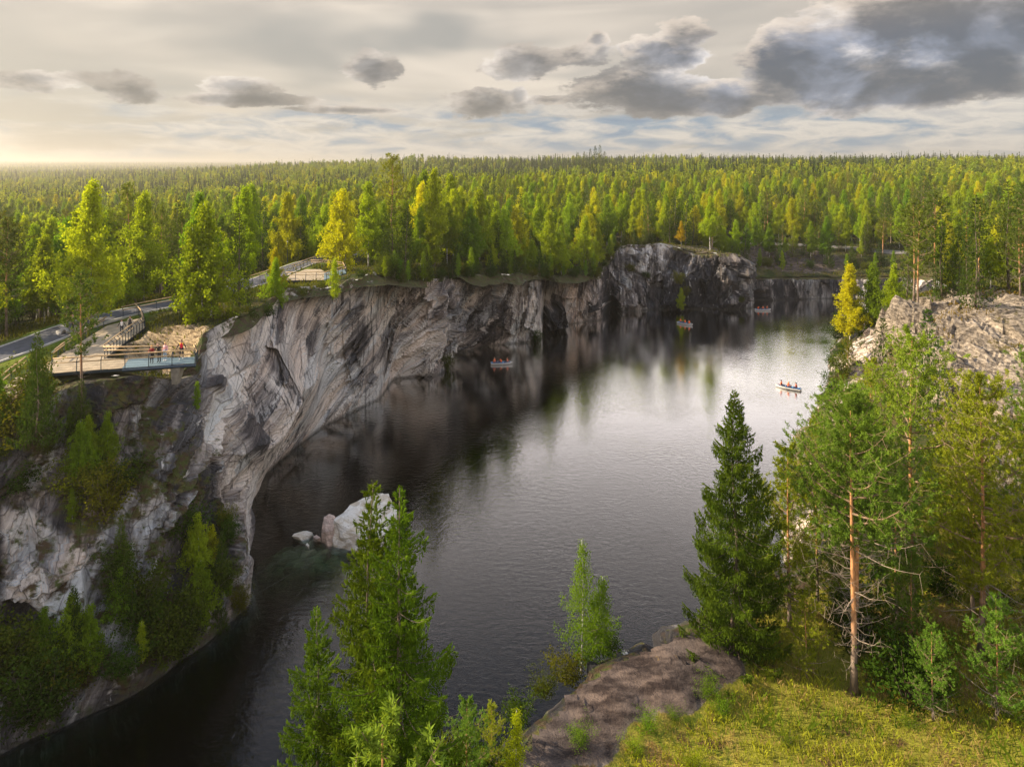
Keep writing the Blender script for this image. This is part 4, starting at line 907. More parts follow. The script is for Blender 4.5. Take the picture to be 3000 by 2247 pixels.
for (x_, y_, s_, lb_) in [(-31.9, 78.5, .8, 'low bush at the cliff edge beneath the broad green birch'), (-31.0, 82, .9, 'low bush at the cliff edge below the narrow dark spruce'), (-30.2, 86, .8, 'low bush on the cliff edge left of the small yellow birch'), (-29.6, 97, .9, 'low bush on the cliff edge below the far platform railing'), (-28.4, 104, .7, 'low bush on the cliff edge under the far platform'), (-24.5, 113, .8, 'low bush on the brown mound right of the far platform'), (-21.8, 117, .7, 'low bush left of the bright green round shrub')]:
    put(SHR[1], 'shrub', x_, y_, lb_, 'shrub', None, s_, z=gz(x_, y_)-.3 if on_land(x_, y_) else 21.3, rad=.1)
# -- bushes and saplings on the steep left slope under the platform
slope_pts = V[len(rows)*NC:(len(rows)+NF)*NC].reshape(NF, NC, 3)
def on_cliff(u, v):
    """the rock point seen at this place of the left wall: searched among the cliff's own vertices"""
    Pt = slope_pts.reshape(-1, 3); Pt = Pt[Pt[:, 1] > 5]
    uu = 1106+Pt[:, 0]/Pt[:, 1]*1500; vv = 356+(CAMZ-Pt[:, 2])*1500/Pt[:, 1]
    d = (uu-u)**2+(vv-v)**2; near_ = np.where(d < max(d.min()*1.5, 150))[0]; return Pt[near_[np.argmin(Pt[near_, 1])]]
rb = random.Random(5)
spots = []
for k in range(64):
    u = rb.uniform(0, 500); v = rb.uniform(830, 1480)
    if v > 1600-u*.50 or (u > 300 and 900 < v < 1110 and u < 520) or (u > 430 and v < 1120) or (u < 190 and 1080 < v < 1400): continue
    spots.append((u, v))
spots += [(455,1190),(430,1290),(470,1340),(400,1330),(500,1280),(520,1310),(360,1400),(330,1350),(150,1120),(130,1490),(60,1530),(200,1450),(20,1460),(260,1440),(100,1560),(440,1230),(480,1240)]
for i, (u, v) in enumerate(spots):
    if 255 < u < 440 and v < 905: continue
    q = on_cliff(u, v); r_ = i % 7
    reg_ = ('upper' if v < 1000 else ('middle' if v < 1250 else 'lower'))+' '+('left edge' if u < 110 else 'left half' if u < 240 else 'right half' if u < 390 else 'corner by the lake'); szv = rb.choice(['low', 'tall'])
    if r_ in (0, 1, 4, 6): put(SHR[i % 3], 'shrub', q[0], q[1], f'{szv} dark leafy shrub on the {reg_} of the near rock slope', 'shrub', f'{szv} shrubs, {reg_}, near slope', rb.uniform(.6, .9) if szv == 'low' else rb.uniform(1.1, 1.6), z=q[2]-.35, rad=.1)
    elif r_ in (2, 5): put(GBR[2] if szv == 'tall' else SBR, 'birch_sapling', q[0], q[1], f'{szv} young birch on the {reg_} of the near rock slope', 'tree', f'{szv} birch saplings, {reg_}, near slope', rb.uniform(.4, .55) if szv == 'low' else rb.uniform(.30, .46), z=q[2]-.3, rad=.1)
    else: put(SSP, 'spruce_tree', q[0], q[1], f'sparse young conifer on the {reg_} of the near rock slope', 'tree', f'young conifers, {reg_}, near slope', rb.uniform(.4, .75), z=q[2]-.3, rad=.1)
q = on_cliff(430, 1300); put(GBR[2], 'birch_tree', q[0]-.5, q[1], 'broad weeping green birch leaning over the dark water on the left slope', 'tree', None, .50, z=q[2]-2.2, rad=.1)
q = on_cliff(462, 1180); put(YBR[1].recol(L_BIRCH), 'birch_tree', q[0], q[1], 'slim yellowish sapling against the pale slab below the slanted dark rock', 'tree', None, .38, z=q[2]-3.0, rad=.1)
for (u, v, lb) in [(435, 880, 'small green bush below the end of the first viewing platform')]:
    q = on_cliff(u, v); put(SBR, 'birch_sapling', q[0], q[1], lb, 'tree', None, .5, z=q[2]-.6, rad=.1)
for i, u in enumerate([138,165,192,214,232,250]):
    q = G(u, 838+6*(i % 3), 19.2-.3*(i % 2)); put(SHR[2] if i % 2 else SBR, 'shrub' if i % 2 else 'birch_sapling', q[0], q[1]-.8, 'leafy bush growing against the front of the first viewing platform' if i % 2 else 'young birch growing against the front of the first viewing platform', 'shrub' if i % 2 else 'tree', 'bushes under the first platform' if i % 2 else 'young birches under the first platform', .75 if i % 2 else .55, z=q[2]-2.3, rad=.1)
for i, (u, v) in enumerate([(975,790),(1170,745),(1160,735),(1470,655),(1490,640),(1610,655),(1465,600),(1370,575),(1300,600),(1400,600)]):
    q = on_cliff(u, v); put(SHR[i % 2], 'shrub', q[0], q[1]-.2, 'tuft of bushes at the foot or on a ledge of the far quarry wall', 'shrub', 'bushes on the far wall', rb.uniform(.7, 1.2), z=q[2]-.3, rad=.1)
q = on_cliff(1475, 655); put(BIR[0], 'birch_tree', q[0], q[1]-.6, 'yellow green birch growing at the water line of the far grey wall', 'tree', None, .45, z=.4)
put(OBR[0], 'birch_tree', 49.5, 203, 'orange yellow birch on top of the rocky hill across the lake', 'tree', None, .52)
put(PIN[0], 'pine_tree', 40.5, 206, 'open pine on top of the rocky hill, left of the orange birch', 'tree', None, .95)
put(PIN[1], 'pine_tree', 58.5, 203, 'broad pine on top of the rocky hill, right of the orange birch', 'tree', None, .98)
# slope below the far road
for i, (u, v) in enumerate([(1640,590),(1660,600),(1685,596),(1690,570),(1750,590),(1790,596),(1830,590),(1870,585),(1900,590),(1930,585),(1650,570),(1840,560),(1890,560)]):
    q = W(u, v, 211+(i % 3)*2); x_, y_ = q[0], q[1]
    put([SBR, SHR[0], SSP][i % 3], ['birch_sapling', 'shrub', 'spruce_tree'][i % 3], x_, y_, ['young birch', 'low shrub', 'small spruce'][i % 3]+' on the brown bank between the far dark wall and the road', ['tree', 'shrub', 'tree'][i % 3], ['young birches', 'shrubs', 'small spruces'][i % 3]+' on the far bank', 1.0)

rq = random.Random(21)
for i in range(34):
    x_ = rq.uniform(73, 116); y_ = rq.uniform(218, 230); k_, nm_, w1, w2 = [(GBR[1], 'birch_tree', 'birch', 'birches'), (SPR[0], 'spruce_tree', 'spruce', 'spruces'), (BIR[3], 'birch_tree', 'birch', 'birches'), (PIN[1], 'pine_tree', 'pine', 'pines')][i % 4]
    put(k_, nm_, x_, y_, f'slender {w1} on the bank below the far road', 'tree', f'{w2} below the far road', rq.uniform(.4, .85), rad=.3)
ru = random.Random(31); k_ = 0
for j in range(0, len(rim_poly), 1):
    x_, y_ = rim_poly[j]; 
    if y_ < 118 or x_ > 40 or ru.random() > .26: continue
    o_ = ru.uniform(.2, 3.5); x_ -= nrm[j][0]*o_; y_ -= nrm[j][1]*o_
    if -38 < x_ < -24 and y_ < 124: continue
    where = 'pale grey' if y_ < 150 else 'dark streaked'; t_ = ru.random(); k_ += 1
    if t_ < .5: put(SHR[k_ % 3], 'shrub', x_, y_, f'low bush at the rim of the {where} cliff under the trees', 'shrub', f'bushes on the rim of the {where} cliff', ru.uniform(.6, 1.3), rad=.1)
    elif t_ < .75: put(SBR, 'birch_sapling', x_, y_, f'young birch at the rim of the {where} cliff', 'tree', f'young birches on the rim of the {where} cliff', ru.uniform(.5, 1.1), rad=.1)
    else: put(SSP, 'spruce_tree', x_, y_, f'young spruce at the rim of the {where} cliff', 'tree', f'young spruces on the rim of the {where} cliff', ru.uniform(.4, .9), rad=.1)
# -- the forest: jittered grid, nearest trees as individuals
def allowed(x, y):
    if y < 140:
        if x > -10 and y < 102: return False
        if x < 0 and x > -38.5 and y < 112: return False
    return True
fr = random.Random(11); cand = []
poly6 = rim_poly[::5]
gx = np.arange(-330, 330, 4.7); gy = np.arange(66, 372, 4.7); AX, AY = np.meshgrid(gx, gy); AX = AX+RNG.uniform(-1.9, 1.9, AX.shape); AY = AY+RNG.uniform(-1.9, 1.9, AY.shape)
AX = AX.ravel(); AY = AY.ravel(); ok = (np.abs(AX) < AY*.84+6) & ~inside(AX, AY, poly6)
AX = AX[ok]; AY = AY[ok]; AZ = height(AX, AY)
dp_ = seg_dist(AX, AY, PATH); FROAD = [(60,232),(84,232),(108,229),(130,215)]
dr_ = seg_dist(AX, AY, FROAD)
for x, y, z, a, b in zip(AX, AY, AZ, dp_, dr_):
    dm = float(np.min(np.hypot(poly6[:, 0]-x, poly6[:, 1]-y)))
    if dm < (1.6 if y > 120 else 3.0): continue
    if x > 0 and y < 112: 
        if y < 98 or x < 63: continue
    if a < 4.2 and x < -20: continue
    if x < -36 and x > -53 and y < 92: continue
    if x > -56 and x < -30 and 112 < y < 134: continue
    if x < 0 and y < 84 and x > -57: continue
    if x < -30 and y < 112 and x > -41: continue
    if x > -38 and x < -22 and 100 < y < 122: continue
    if b < 4 or (72 < x < 112 and y < 231): continue
    if x > 55 and y < 178 and dm < 9: continue
    if any((x-p_[0])**2+(y-p_[1])**2 < (p_[2]+1.2)**2 for p_ in placed if p_[2] > .5): continue
    if 25 < x < 72 and 190 < y < 211 and fr.random() < .92: continue
    cand.append((y-dm*0.0+abs(x)*.15, x, y, z, dm))
cand.sort()
def big(x, y): return float(vnoise(np.array([x/38]), np.array([y/38]), np.array([2.2]))[0])
nB = nS = nP = nY = 0; restB = []; restS = []
for (_, x, y, z, dm) in cand:
    g = big(x, y); r_ = fr.random(); rim = dm < 14
    pb = .58+.35*g+(.12 if x > 60 else 0)
    az_ = math.degrees(math.atan2(x, y))
    side = ('at the far left edge' if az_ < -33 else 'behind the near platform' if az_ < -25 else 'behind the path bend' if az_ < -20 else 'behind the far platform' if az_ < -13 else 'above the pale grey cliff' if az_ < -6 else 'above the dark streaked cliff' if az_ < 3
            else 'left behind the rocky hill' if az_ < 9 else 'right behind the rocky hill' if az_ < 17 else 'above the far road' if az_ < 25 else 'behind the yellow bank birch' if az_ < 29 else 'behind the rocky ridge' if az_ < 34 else 'at the far right edge')
    dep = 'first row' if rim else ('front part' if y < 170 else 'middle part' if y < 215 else 'back part' if y < 270 else 'farthest part')
    s = (fr.uniform(.5, .85) if fr.random() < .3 else fr.uniform(.8, 1.18))
    sz_ = 'low' if s < .72 else 'medium' if s < .95 else 'tall'; par = (nB+nS+nP) < 240
    if r_ < .022 and nY < 30:
        nY += 1; k = fr.choice(YBR); nm = 'birch_tree'; lb = f'{sz_} yellow autumn birch in the {dep} of the wood {side}'; gp = f'yellow birches, {dep} {side}'
    elif r_ < pb:
        if nB >= 262: restB.append((x, y, z, s)); continue
        nB += 1; k = fr.choice(BIR if fr.random() < .72 else GBR); nm = 'birch_tree'; lb = f'{sz_} {"deep green" if k in GBR else "yellow green"} birch in the {dep} of the wood {side}'; gp = f'birches, {dep} {side}'
    elif r_ < pb+.24:
        if nS >= 290: restS.append((x, y, z, s)); continue
        nS += 1; k = fr.choice(SPR); nm = 'spruce_tree'; lb = f'{sz_} dark pointed spruce in the {dep} of the wood {side}'; gp = f'spruces, {dep} {side}'
    else:
        if nP >= 280: restS.append((x, y, z, s)); continue
        nP += 1; k = fr.choice(PIN); nm = 'pine_tree'; lb = f'{sz_} pine in the {dep} of the wood {side}'; gp = f'pines, {dep} {side}'
    plant(k, nm, (x, y, z-.1), lb, 'tree', gp, s*fr.uniform(.85, 1.2), fr.uniform(0, 6.28), par, fr.uniform(.78, 1.08), (fr.gauss(0, .025), fr.gauss(0, .025)))
print('forest individuals', nB, nS, nP, nY, 'rest', len(restB), len(restS))
# the rest of the near wood and the far wood: one mass each, scattered with geometry nodes
def scatter(name, pts, scl, protos, mat_, seed):
    me = bpy.data.meshes.new(name); pts = np.asarray(pts, np.float32); me.vertices.add(len(pts)); me.vertices.foreach_set('co', pts.ravel())
    a = me.attributes.new('scl', 'FLOAT', 'POINT'); a.data.foreach_set('value', np.asarray(scl, np.float32)); o = obj(name, me)
    col = bpy.data.collections.new(name+'_shapes')
    for p_ in protos: col.objects.link(bpy.data.objects.new(name+'_shape', p_))
    ng = bpy.data.node_groups.new(name, 'GeometryNodeTree'); ng.interface.new_socket('Geometry', in_out='INPUT', socket_type='NodeSocketGeometry'); ng.interface.new_socket('Geometry', in_out='OUTPUT', socket_type='NodeSocketGeometry')
    nn = ng.nodes; gi = nn.new('NodeGroupInput'); go = nn.new('NodeGroupOutput'); ip = nn.new('GeometryNodeInstanceOnPoints'); ci = nn.new('GeometryNodeCollectionInfo')
    ci.inputs['Collection'].default_value = col; ci.inputs['Separate Children'].default_value = True; ci.inputs['Reset Children'].default_value = True
    ip.inputs['Pick Instance'].default_value = True
    rv = nn.new('FunctionNodeRandomValue'); rv.data_type = 'FLOAT_VECTOR'; rv.inputs[0].default_value = (0, 0, 0); rv.inputs[1].default_value = (0, 0, 6.283); rv.inputs['Seed'].default_value = seed
    na = nn.new('GeometryNodeInputNamedAttribute'); na.data_type = 'FLOAT'; na.inputs['Name'].default_value = 'scl'
    mp = nn.new('GeometryNodeMeshToPoints'); L = ng.links.new
    L(gi.outputs[0], mp.inputs[0]); L(mp.outputs[0], ip.inputs['Points']); L(ci.outputs[0], ip.inputs['Instance']); L(rv.outputs[0], ip.inputs['Rotation'])
    L(na.outputs['Attribute'], ip.inputs['Scale']); L(ip.outputs[0], go.inputs[0])
    md = o.modifiers.new('scatter', 'NODES'); md.node_group = ng
    return tag(o, kind='stuff')
scatter('distant_birch_wood', [(x, y, z-.1) for x, y, z, s in restB], [s for *_, s in restB], [k.joined() for k in BIR+GBR[:2]+BIR+YBR[1:2]], None, 3)
scatter('distant_conifer_wood', [(x, y, z-.1) for x, y, z, s in restS], [s for *_, s in restS], [k.joined() for k in SPR+PIN], None, 4)
# far shapes: light trees for beyond 370 m
def far_conifer(seed, h=14, rad=2.2, n=150):
    rng = np.random.default_rng(seed); f = rng.random(n)**.6; z = h*(1-f*.93); r = rad*f**.9; a = rng.uniform(0, 6.28, n)
    c = np.c_[np.cos(a)*r*.25, np.sin(a)*r*.25, z]; d = np.c_[np.cos(a), np.sin(a), -.25-rng.random(n)*.3]
    q = cards(c, d, np.tile([0, 0, 1.], (n, 1)), r*.85+.35, .9*(.35+r/rad*.7), rng)
    q2 = cards(c[:n//2], np.c_[rng.normal(0, .1, (n//2, 2)), np.ones(n//2)], rng.normal(0, 1, (n//2, 3)), 1.6, .7, rng)
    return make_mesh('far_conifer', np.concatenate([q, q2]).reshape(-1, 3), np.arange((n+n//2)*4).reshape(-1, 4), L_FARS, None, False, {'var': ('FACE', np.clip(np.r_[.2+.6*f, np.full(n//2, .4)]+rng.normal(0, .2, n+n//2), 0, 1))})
def far_broad(seed, h=13, rad=2.6, n=230):
    rng = np.random.default_rng(seed); nc = 26; g = rng.random(nc); zc = h*(.30+.66*g); rc = rad*np.sin(np.clip((1-g)*1.15+.1, 0, 1.4)*1.25)*.75; a = rng.uniform(0, 6.28, nc)
    cc = np.c_[np.cos(a)*rc, np.sin(a)*rc, zc]; k = rng.integers(0, nc, n); c = cc[k]+rng.normal(0, .48, (n, 3))
    q = cards(c, rng.normal(0, 1, (n, 3)), rng.normal(0, 1, (n, 3)), .95, .8, rng)
    return make_mesh('far_broadleaf', q.reshape(-1, 3), np.arange(n*4).reshape(-1, 4), L_FARB, None, False, {'var': ('FACE', np.clip(.15+.6*g[k]+rng.normal(0, .22, n), 0, 1))})
FC = [far_conifer(0), far_conifer(1, 15, 1.7), far_conifer(2, 11, 2.4), far_conifer(3, 16.5, 2.3), far_conifer(4, 8, 1.8)]; FB = [far_broad(0), far_broad(1, 11, 3.4, 280), far_broad(2, 15, 2.3), far_broad(3, 9, 2.6), far_broad(4, 13, 3.2, 280), far_broad(5, 7, 2.4)]
PB = []; SB = []; PC = []; SC_ = []
for (d0, d1, sp, sc0) in [(366,560,4.6,1.0),(560,900,6.0,1.05),(900,1600,9.5,1.25),(1600,3000,15,1.3),(3000,5200,26,1.5),(5200,7600,36,1.6)]:
    gx = np.arange(-d1*.84, d1*.84, sp); gy = np.arange(d0, d1, sp); X_, Y_ = np.meshgrid(gx, gy); X_ = (X_+RNG.uniform(-.45, .45, X_.shape)*sp).ravel(); Y_ = (Y_+RNG.uniform(-.45, .45, Y_.shape)*sp).ravel()
    m_ = (np.abs(X_) < Y_*.82); X_ = X_[m_]; Y_ = Y_[m_]; Z_ = height(X_, Y_)
    cl = fbm(X_/85, Y_/85, X_*0+4, 3); right = sst(X_, -120, 60)*sst(Y_, 480, 620)
    con = RNG.random(len(X_)) < np.clip(.34+1.1*cl+.50*right+.25*sst(Y_, 800, 1300), .06, .93)
    s_ = RNG.uniform(.72, 1.15, len(X_))*sc0**.55*np.where(sc0 > 1.6, 1.15, 1.0)
    for x, y, z, c_, s in zip(X_, Y_, Z_, con, s_):
        (PC if c_ else PB).append((x, y, z-.3)); (SC_ if c_ else SB).append(s)
print('far trees', len(PB), len(PC))
scatter('far_broadleaf_forest', PB, SB, FB, None, 5); scatter('far_conifer_forest', PC, SC_, FC, None, 6)
# the clump that breaks the skyline
for i, (u, v, d) in enumerate([(1262,352,560),(1275,346,565),(1286,340,560),(1296,338,570),(1248,354,562),(1306,352,566)]):
    q = W(u, v-24, d); zt = gz(q[0], q[1]); plant(SPR[i % 2], 'spruce_tree', (q[0], q[1], zt-.2), 'dark spruce of the clump that breaks the skyline at the centre', 'tree', 'skyline spruce clump', max(1.3, (q[2]-zt)/14), i, False)
# ================================================================ PATHS, DECKS, RAILINGS
M_ASPH = mat('asphalt', (0.075, 0.075, 0.085), 0.9, var=.25, vscale=1.5, bump=.4, bscale=30)
M_KERB = mat('kerb_stone', (0.42, 0.40, 0.37), 0.9, var=.15)
M_WOOD = mat('deck_wood', (0.34, 0.27, 0.185), 0.75, var=.22, vscale=1.2)
M_RAIL = mat('rail_wood', (0.46, 0.31, 0.16), 0.6, var=.2, vscale=2)
M_STEEL = mat('blue_grey_steel', (0.035, 0.05, 0.065), 0.5, .3)
M_GRATE = mat('grating', (0.13, 0.19, 0.225), 0.55, .2, var=.12, vscale=6)
M_CONC = mat('concrete', (0.22, 0.20, 0.17), 0.9, var=.2, vscale=3)
def offset_line(pts, d):
    out = []; n = len(pts)
    for i in range(n):
        a = Vector(pts[max(0, i-1)][:2]); b = Vector(pts[min(n-1, i+1)][:2]); t = (b-a).normalized(); nn = Vector((t.y, -t.x)); q = Vector(pts[i][:2])+nn*d; out.append((q.x, q.y))
    return out
def resample(pts, st):
    P_ = [Vector(p[:2]) for p in pts]; out = []
    dense = []
    for i in range(len(P_)-1):                                     # Catmull-Rom
        p0 = P_[max(0, i-1)]; p1 = P_[i]; p2 = P_[i+1]; p3 = P_[min(len(P_)-1, i+2)]; n = max(2, int((p2-p1).length/st))
        for k in range(n):
            t = k/n; dense.append(0.5*((2*p1)+(-p0+p2)*t+(2*p0-5*p1+4*p2-p3)*t*t+(-p0+3*p1-3*p2+p3)*t*t*t))
    dense.append(P_[-1]); return [(q.x, q.y) for q in dense]
PL = resample(PATH, 1.5)
def ribbon(name, pts, w_, z, m, kind='structure', th=0.0, zf=None):
    l = offset_line(pts, -w_/2); r_ = offset_line(pts, w_/2); mb = MB(); vs = []; f = []
    for i, (a, b) in enumerate(zip(l, r_)):
        za = z if zf is None else zf(*a); zb = z if zf is None else zf(*b); vs += [(a[0], a[1], za), (b[0], b[1], zb)]
    for i in range(len(pts)-1): f.append([2*i, 2*i+1, 2*i+3, 2*i+2])
    return tag(mb.add(vs, f).obj(name, m), kind=kind)
ribbon('path', PL, 4.0, PATHZ+.07, M_ASPH)
for sgn in (-1, 1):
    mb = MB(); c_ = offset_line(PL, sgn*2.08)
    l = offset_line(c_, -.09); r_ = offset_line(c_, .09); vs = []; f = []
    for a, b in zip(l, r_): vs += [(a[0], a[1], PATHZ-.1), (a[0], a[1], PATHZ+.17), (b[0], b[1], PATHZ+.17), (b[0], b[1], PATHZ-.1)]
    for i in range(len(c_)-1):
        for k_ in range(3): f.append([4*i+k_, 4*i+k_+1, 4*i+4+k_+1, 4*i+4+k_])
    tag(mb.add(vs, f).obj('kerb', M_KERB), kind='structure')
FR = resample(FROAD, 4); ribbon('road', FR, 3.4, 0, mat('gravel_road', (0.14, 0.13, 0.12), .95, var=.15), zf=lambda x, y: gz(x, y)+.2)
# side branch of the path by the second platform
ribbon('side_path', resample([(-47,112),(-43,112.5),(-40,113)], 1), 3.0, PATHZ+.06, M_ASPH)

def railing(label, pts, z, side, step=2.0, n_rail=2, top=1.18, group=None, zf=None):
    """steel posts bent inwards at the top carrying round wooden rails; side=+1 bends to the right of the line"""
    P_ = [Vector(p[:2]) for p in pts]; root = tag(empty('railing', (P_[0].x, P_[0].y, z)), label, 'railing', group)
    L = [0]
    for a, b in zip(P_[:-1], P_[1:]): L.append(L[-1]+(b-a).length)
    def at(s):
        for i in range(len(P_)-1):
            if s <= L[i+1]+1e-6: t = (P_[i+1]-P_[i]).normalized(); return P_[i]+t*(s-L[i]), t
        return P_[-1], (P_[-1]-P_[-2]).normalized()
    n = max(1, round(L[-1]/step)); tips = []; mids = []
    pm = None
    for i in range(n+1):
        q, t = at(L[-1]*i/n); nn = Vector((t.y, -t.x))*side; z0 = (zf(q.x, q.y) if zf else z)-z; lx, ly = q.x-P_[0].x, q.y-P_[0].y
        mb = MB(); mb.tube([(0, 0, -.25), (0, 0, top-.28), (nn.x*.26, nn.y*.26, top-.02)], .042, 4); mb.box((0, 0, .01), (.14, .14, .02))
        obj('post', mb.mesh('post', M_STEEL), root, (lx, ly, z0))
        tips.append((lx+nn.x*.26, ly+nn.y*.26, z0+top+.03)); mids.append((lx+nn.x*.08, ly+nn.y*.08, z0+top-.34))
    MB().tube(tips, .062, 6).obj('handrail', M_RAIL, root, True)
    MB().tube(mids, .055, 6).obj('handrail', M_RAIL, root, True)
    mb = MB()
    for k_ in range(3): mb.tube([(a[0]-(a[0]-b[0])*.0, a[1], a[2]-.22*(k_+1)) for a, b in zip(mids, tips)], .008, 3)
    tag(mb.obj('wire', M_STEEL, root), kind='stuff'); return root
def slab(poly, z, th): 
    mb = MB(); n = len(poly); mb.add([(x, y, z) for x, y in poly]+[(x, y, z-th) for x, y in poly], [list(range(n)), [n+i for i in range(n)][::-1]]+[[i, n+i, n+(i+1) % n, (i+1) % n] for i in range(n)]); return mb
def ccw(p): 
    a = sum(p[i][0]*p[(i+1) % len(p)][1]-p[(i+1) % len(p)][0]*p[i][1] for i in range(len(p))); return p if a > 0 else p[::-1]
def clip_boards(poly, ang, w_, z, th=.04, gap=.02):
    """boards across a polygon: even strips cut to its outline"""
    ca, sa = math.cos(ang), math.sin(ang); Q_ = [(x*ca+y*sa, -x*sa+y*ca) for x, y in poly]; y0 = min(q[1] for q in Q_); y1 = max(q[1] for q in Q_); mb = MB(); y = y0
    while y < y1:
        ym = y+w_/2; xs_ = []
        for i in range(len(Q_)):
            a, b = Q_[i], Q_[(i+1) % len(Q_)]
            if (a[1] > ym) != (b[1] > ym): xs_.append(a[0]+(ym-a[1])/(b[1]-a[1])*(b[0]-a[0]))
        xs_.sort()
        for a, b in zip(xs_[::2], xs_[1::2]):
            cx, cy_ = (a+b)/2, ym; mb.box((cx*ca-cy_*sa, cx*sa+cy_*ca, z-th/2+random.uniform(-.003, .003)), (b-a, w_-gap, th), ang)
        y += w_
    return mb
def g2(u, v, z): q = G(u, v, z); return (q[0], q[1])
ZA = 21.40
pa = ccw([g2(u, v, ZA) for u, v in [(112,806),(264,795),(278,775),(226,774),(284,729),(313,708),(306,687),(232,703),(180,735),(138,762),(98,790)]])
ba = ccw([g2(u, v, ZA) for u, v in [(264,795),(422,784),(424,771),(279,775)]])
root = tag(empty('viewing_platform', (-36, 66, ZA)), 'near wooden viewing platform with walkway and blue grating end jutting over the cliff', 'viewing platform')
def child(mb, name, m, kind=None):
    mb.v = [(a-root.location.x, b-root.location.y, c-root.location.z) for a, b, c in mb.v]; o = mb.obj(name, m, root); 
    if kind: o['kind'] = kind
    return o
child(clip_boards(pa, .35, .16, ZA), 'deck_boards', M_WOOD, 'stuff'); child(slab(pa, ZA-.06, .22), 'deck_frame', M_STEEL)
child(slab(ba, ZA+.0, .05), 'grating', M_GRATE)
mb = MB(); F0, F1 = g2(264, 796, ZA), g2(423, 785, ZA); mb.tube([(F0[0], F0[1], ZA-.19), (F1[0], F1[1], ZA-.19)], .17, 4); B0, B1 = g2(279, 776, ZA), g2(424, 772, ZA); mb.tube([(B0[0], B0[1]-.1, ZA-.2), (B1[0], B1[1]-.1, ZA-.2)], .12, 4)
child(mb, 'edge_beam', M_STEEL)
mb = MB(); pc_ = g2(377, 788, ZA); mb.add([(pc_[0]-.35,pc_[1]-.1,ZA-.3),(pc_[0]+.55,pc_[1]-.1,ZA-.3),(pc_[0]+.55,pc_[1]+1.0,ZA-.3),(pc_[0]-.35,pc_[1]+1.0,ZA-.3),(pc_[0]-.35,pc_[1]+.2,ZA-1.9),(pc_[0]+.1,pc_[1]+.2,ZA-1.9),(pc_[0]+.1,pc_[1]+.9,ZA-1.9),(pc_[0]-.35,pc_[1]+.9,ZA-1.9)], [[0,3,2,1],[4,5,6,7],[0,1,5,4],[1,2,6,5],[2,3,7,6],[3,0,4,7]])
child(mb, 'support_pillar', M_CONC)
railing('front railing of the near viewing platform with two round wooden rails', [g2(112, 806, ZA), g2(264, 796, ZA), g2(421, 785, ZA)], ZA, -1, 1.9)
railing('short end railing closing the blue tip of the near platform', [g2(423, 784, ZA), g2(427, 777, ZA), g2(425, 771, ZA)], ZA, -1, 1.2)
railing('back railing of the near platform behind the standing visitors', [g2(424, 771, ZA), g2(279, 775, ZA), g2(226, 775, ZA)], ZA, -1, 2.2)
railing('railing with close set bent posts along the right side of the walkway', [g2(232, 771, ZA), g2(284, 729, ZA), g2(313, 708, ZA)], ZA, -1, .95)
railing('short railing at the top of the walkway where it meets the asphalt path', [g2(313, 708, ZA), g2(309, 690, ZA), g2(296, 676, ZA)], ZA, -1, 1.1)
railing('railing along the left side of the walkway by the white trunked birch', [g2(112, 783, ZA), g2(138, 762, ZA), g2(180, 735, ZA), g2(224, 707, ZA)], ZA, 1, 1.9)
railing('black railing along the path beyond the walkway', [(a, b) for a, b in offset_line(PL, 2.0) if 84 < b < 99], PATHZ+.1, -1, 2.4)
# stairs at the left edge
root = tag(empty('staircase', (-44, 60, 20)), 'wide wooden steps going down at the left edge below the near platform', 'staircase')
for (u, v, z, wx, wy) in [(84,806,21.1,2.0,1.2),(62,816,20.8,2.2,1.2),(46,830,20.45,2.3,1.1),(50,843,20.1,2.3,1.1),(36,856,19.75,2.5,1.1),(14,876,19.35,3.4,2.0)]:
    q = G(u, v, z); mb = MB(); mb.box((0, 0, -.06), (wx, wy, .12), .45); mb.box((0, 0, -.25), (wx*.96, wy*.9, .26), .45); obj('step', mb.mesh('step', M_WOOD), root, (q[0]+44, q[1]-60, q[2]-20))
sl = [G(60, 800, 21.2), G(30, 826, 20.5), G(-10, 858, 19.8)]
railing('sloping left railing of the wooden steps at the left edge', [(q[0], q[1]) for q in sl], 21.2, 1, 1.5, zf=lambda x, y: 19.8+max(0, min(1.4, (y-sl[2][1])/(sl[0][1]-sl[2][1])*1.4)))
sl2 = [G(100, 812, 21.2), G(60, 860, 20.0), G(20, 895, 19.4)]
railing('sloping right railing of the wooden steps at the left edge', [(q[0], q[1]) for q in sl2], 21.2, -1, 1.6, zf=lambda x, y: 19.4+max(0, min(1.8, (y-sl2[2][1])/(sl2[0][1]-sl2[2][1])*1.8)))
# second platform
ZB = 21.85
pb_ = ccw([g2(u, v, ZB) for u, v in [(616,606),(700,605),(722,598),(692,582),(660,582),(628,594)]]); bb_ = ccw([g2(u, v, ZB) for u, v in [(700,605),(748,590),(744,583),(722,585),(700,591)]])
root = tag(empty('viewing_platform', (-32, 114, ZB)), 'far wooden viewing platform with a small blue grating corner in front of the golden birch', 'viewing platform')
child(clip_boards(pb_, .2, .18, ZB), 'deck_boards', M_WOOD, 'stuff'); child(slab(pb_, ZB-.06, .25), 'deck_frame', M_STEEL); child(slab(bb_, ZB+.02, .3), 'grating', M_GRATE)
railing('thin front railing of the far viewing platform', [g2(616, 606, ZB), g2(705, 605, ZB)], ZB, -1, 1.7)
railing('railing around the blue corner of the far platform', [g2(705, 605, ZB), g2(748, 590, ZB), g2(744, 582, ZB)], ZB, -1, 1.4)
railing('bright wooden back railing of the far platform', [g2(744, 582, ZB), g2(710, 577, ZB), g2(672, 577, ZB)], ZB, -1, 2.0)
railing('railing along the path above the far platform', [(a, b) for a, b in offset_line(PL, 2.0) if 120 < b < 143], PATHZ+.1, -1, 1.8)
railing('short railing at the cliff edge left of the small yellow birch', [g2(545, 612, 21.5), g2(572, 603, 21.5), g2(590, 596, 21.5)], 21.45, -1, 2.2)
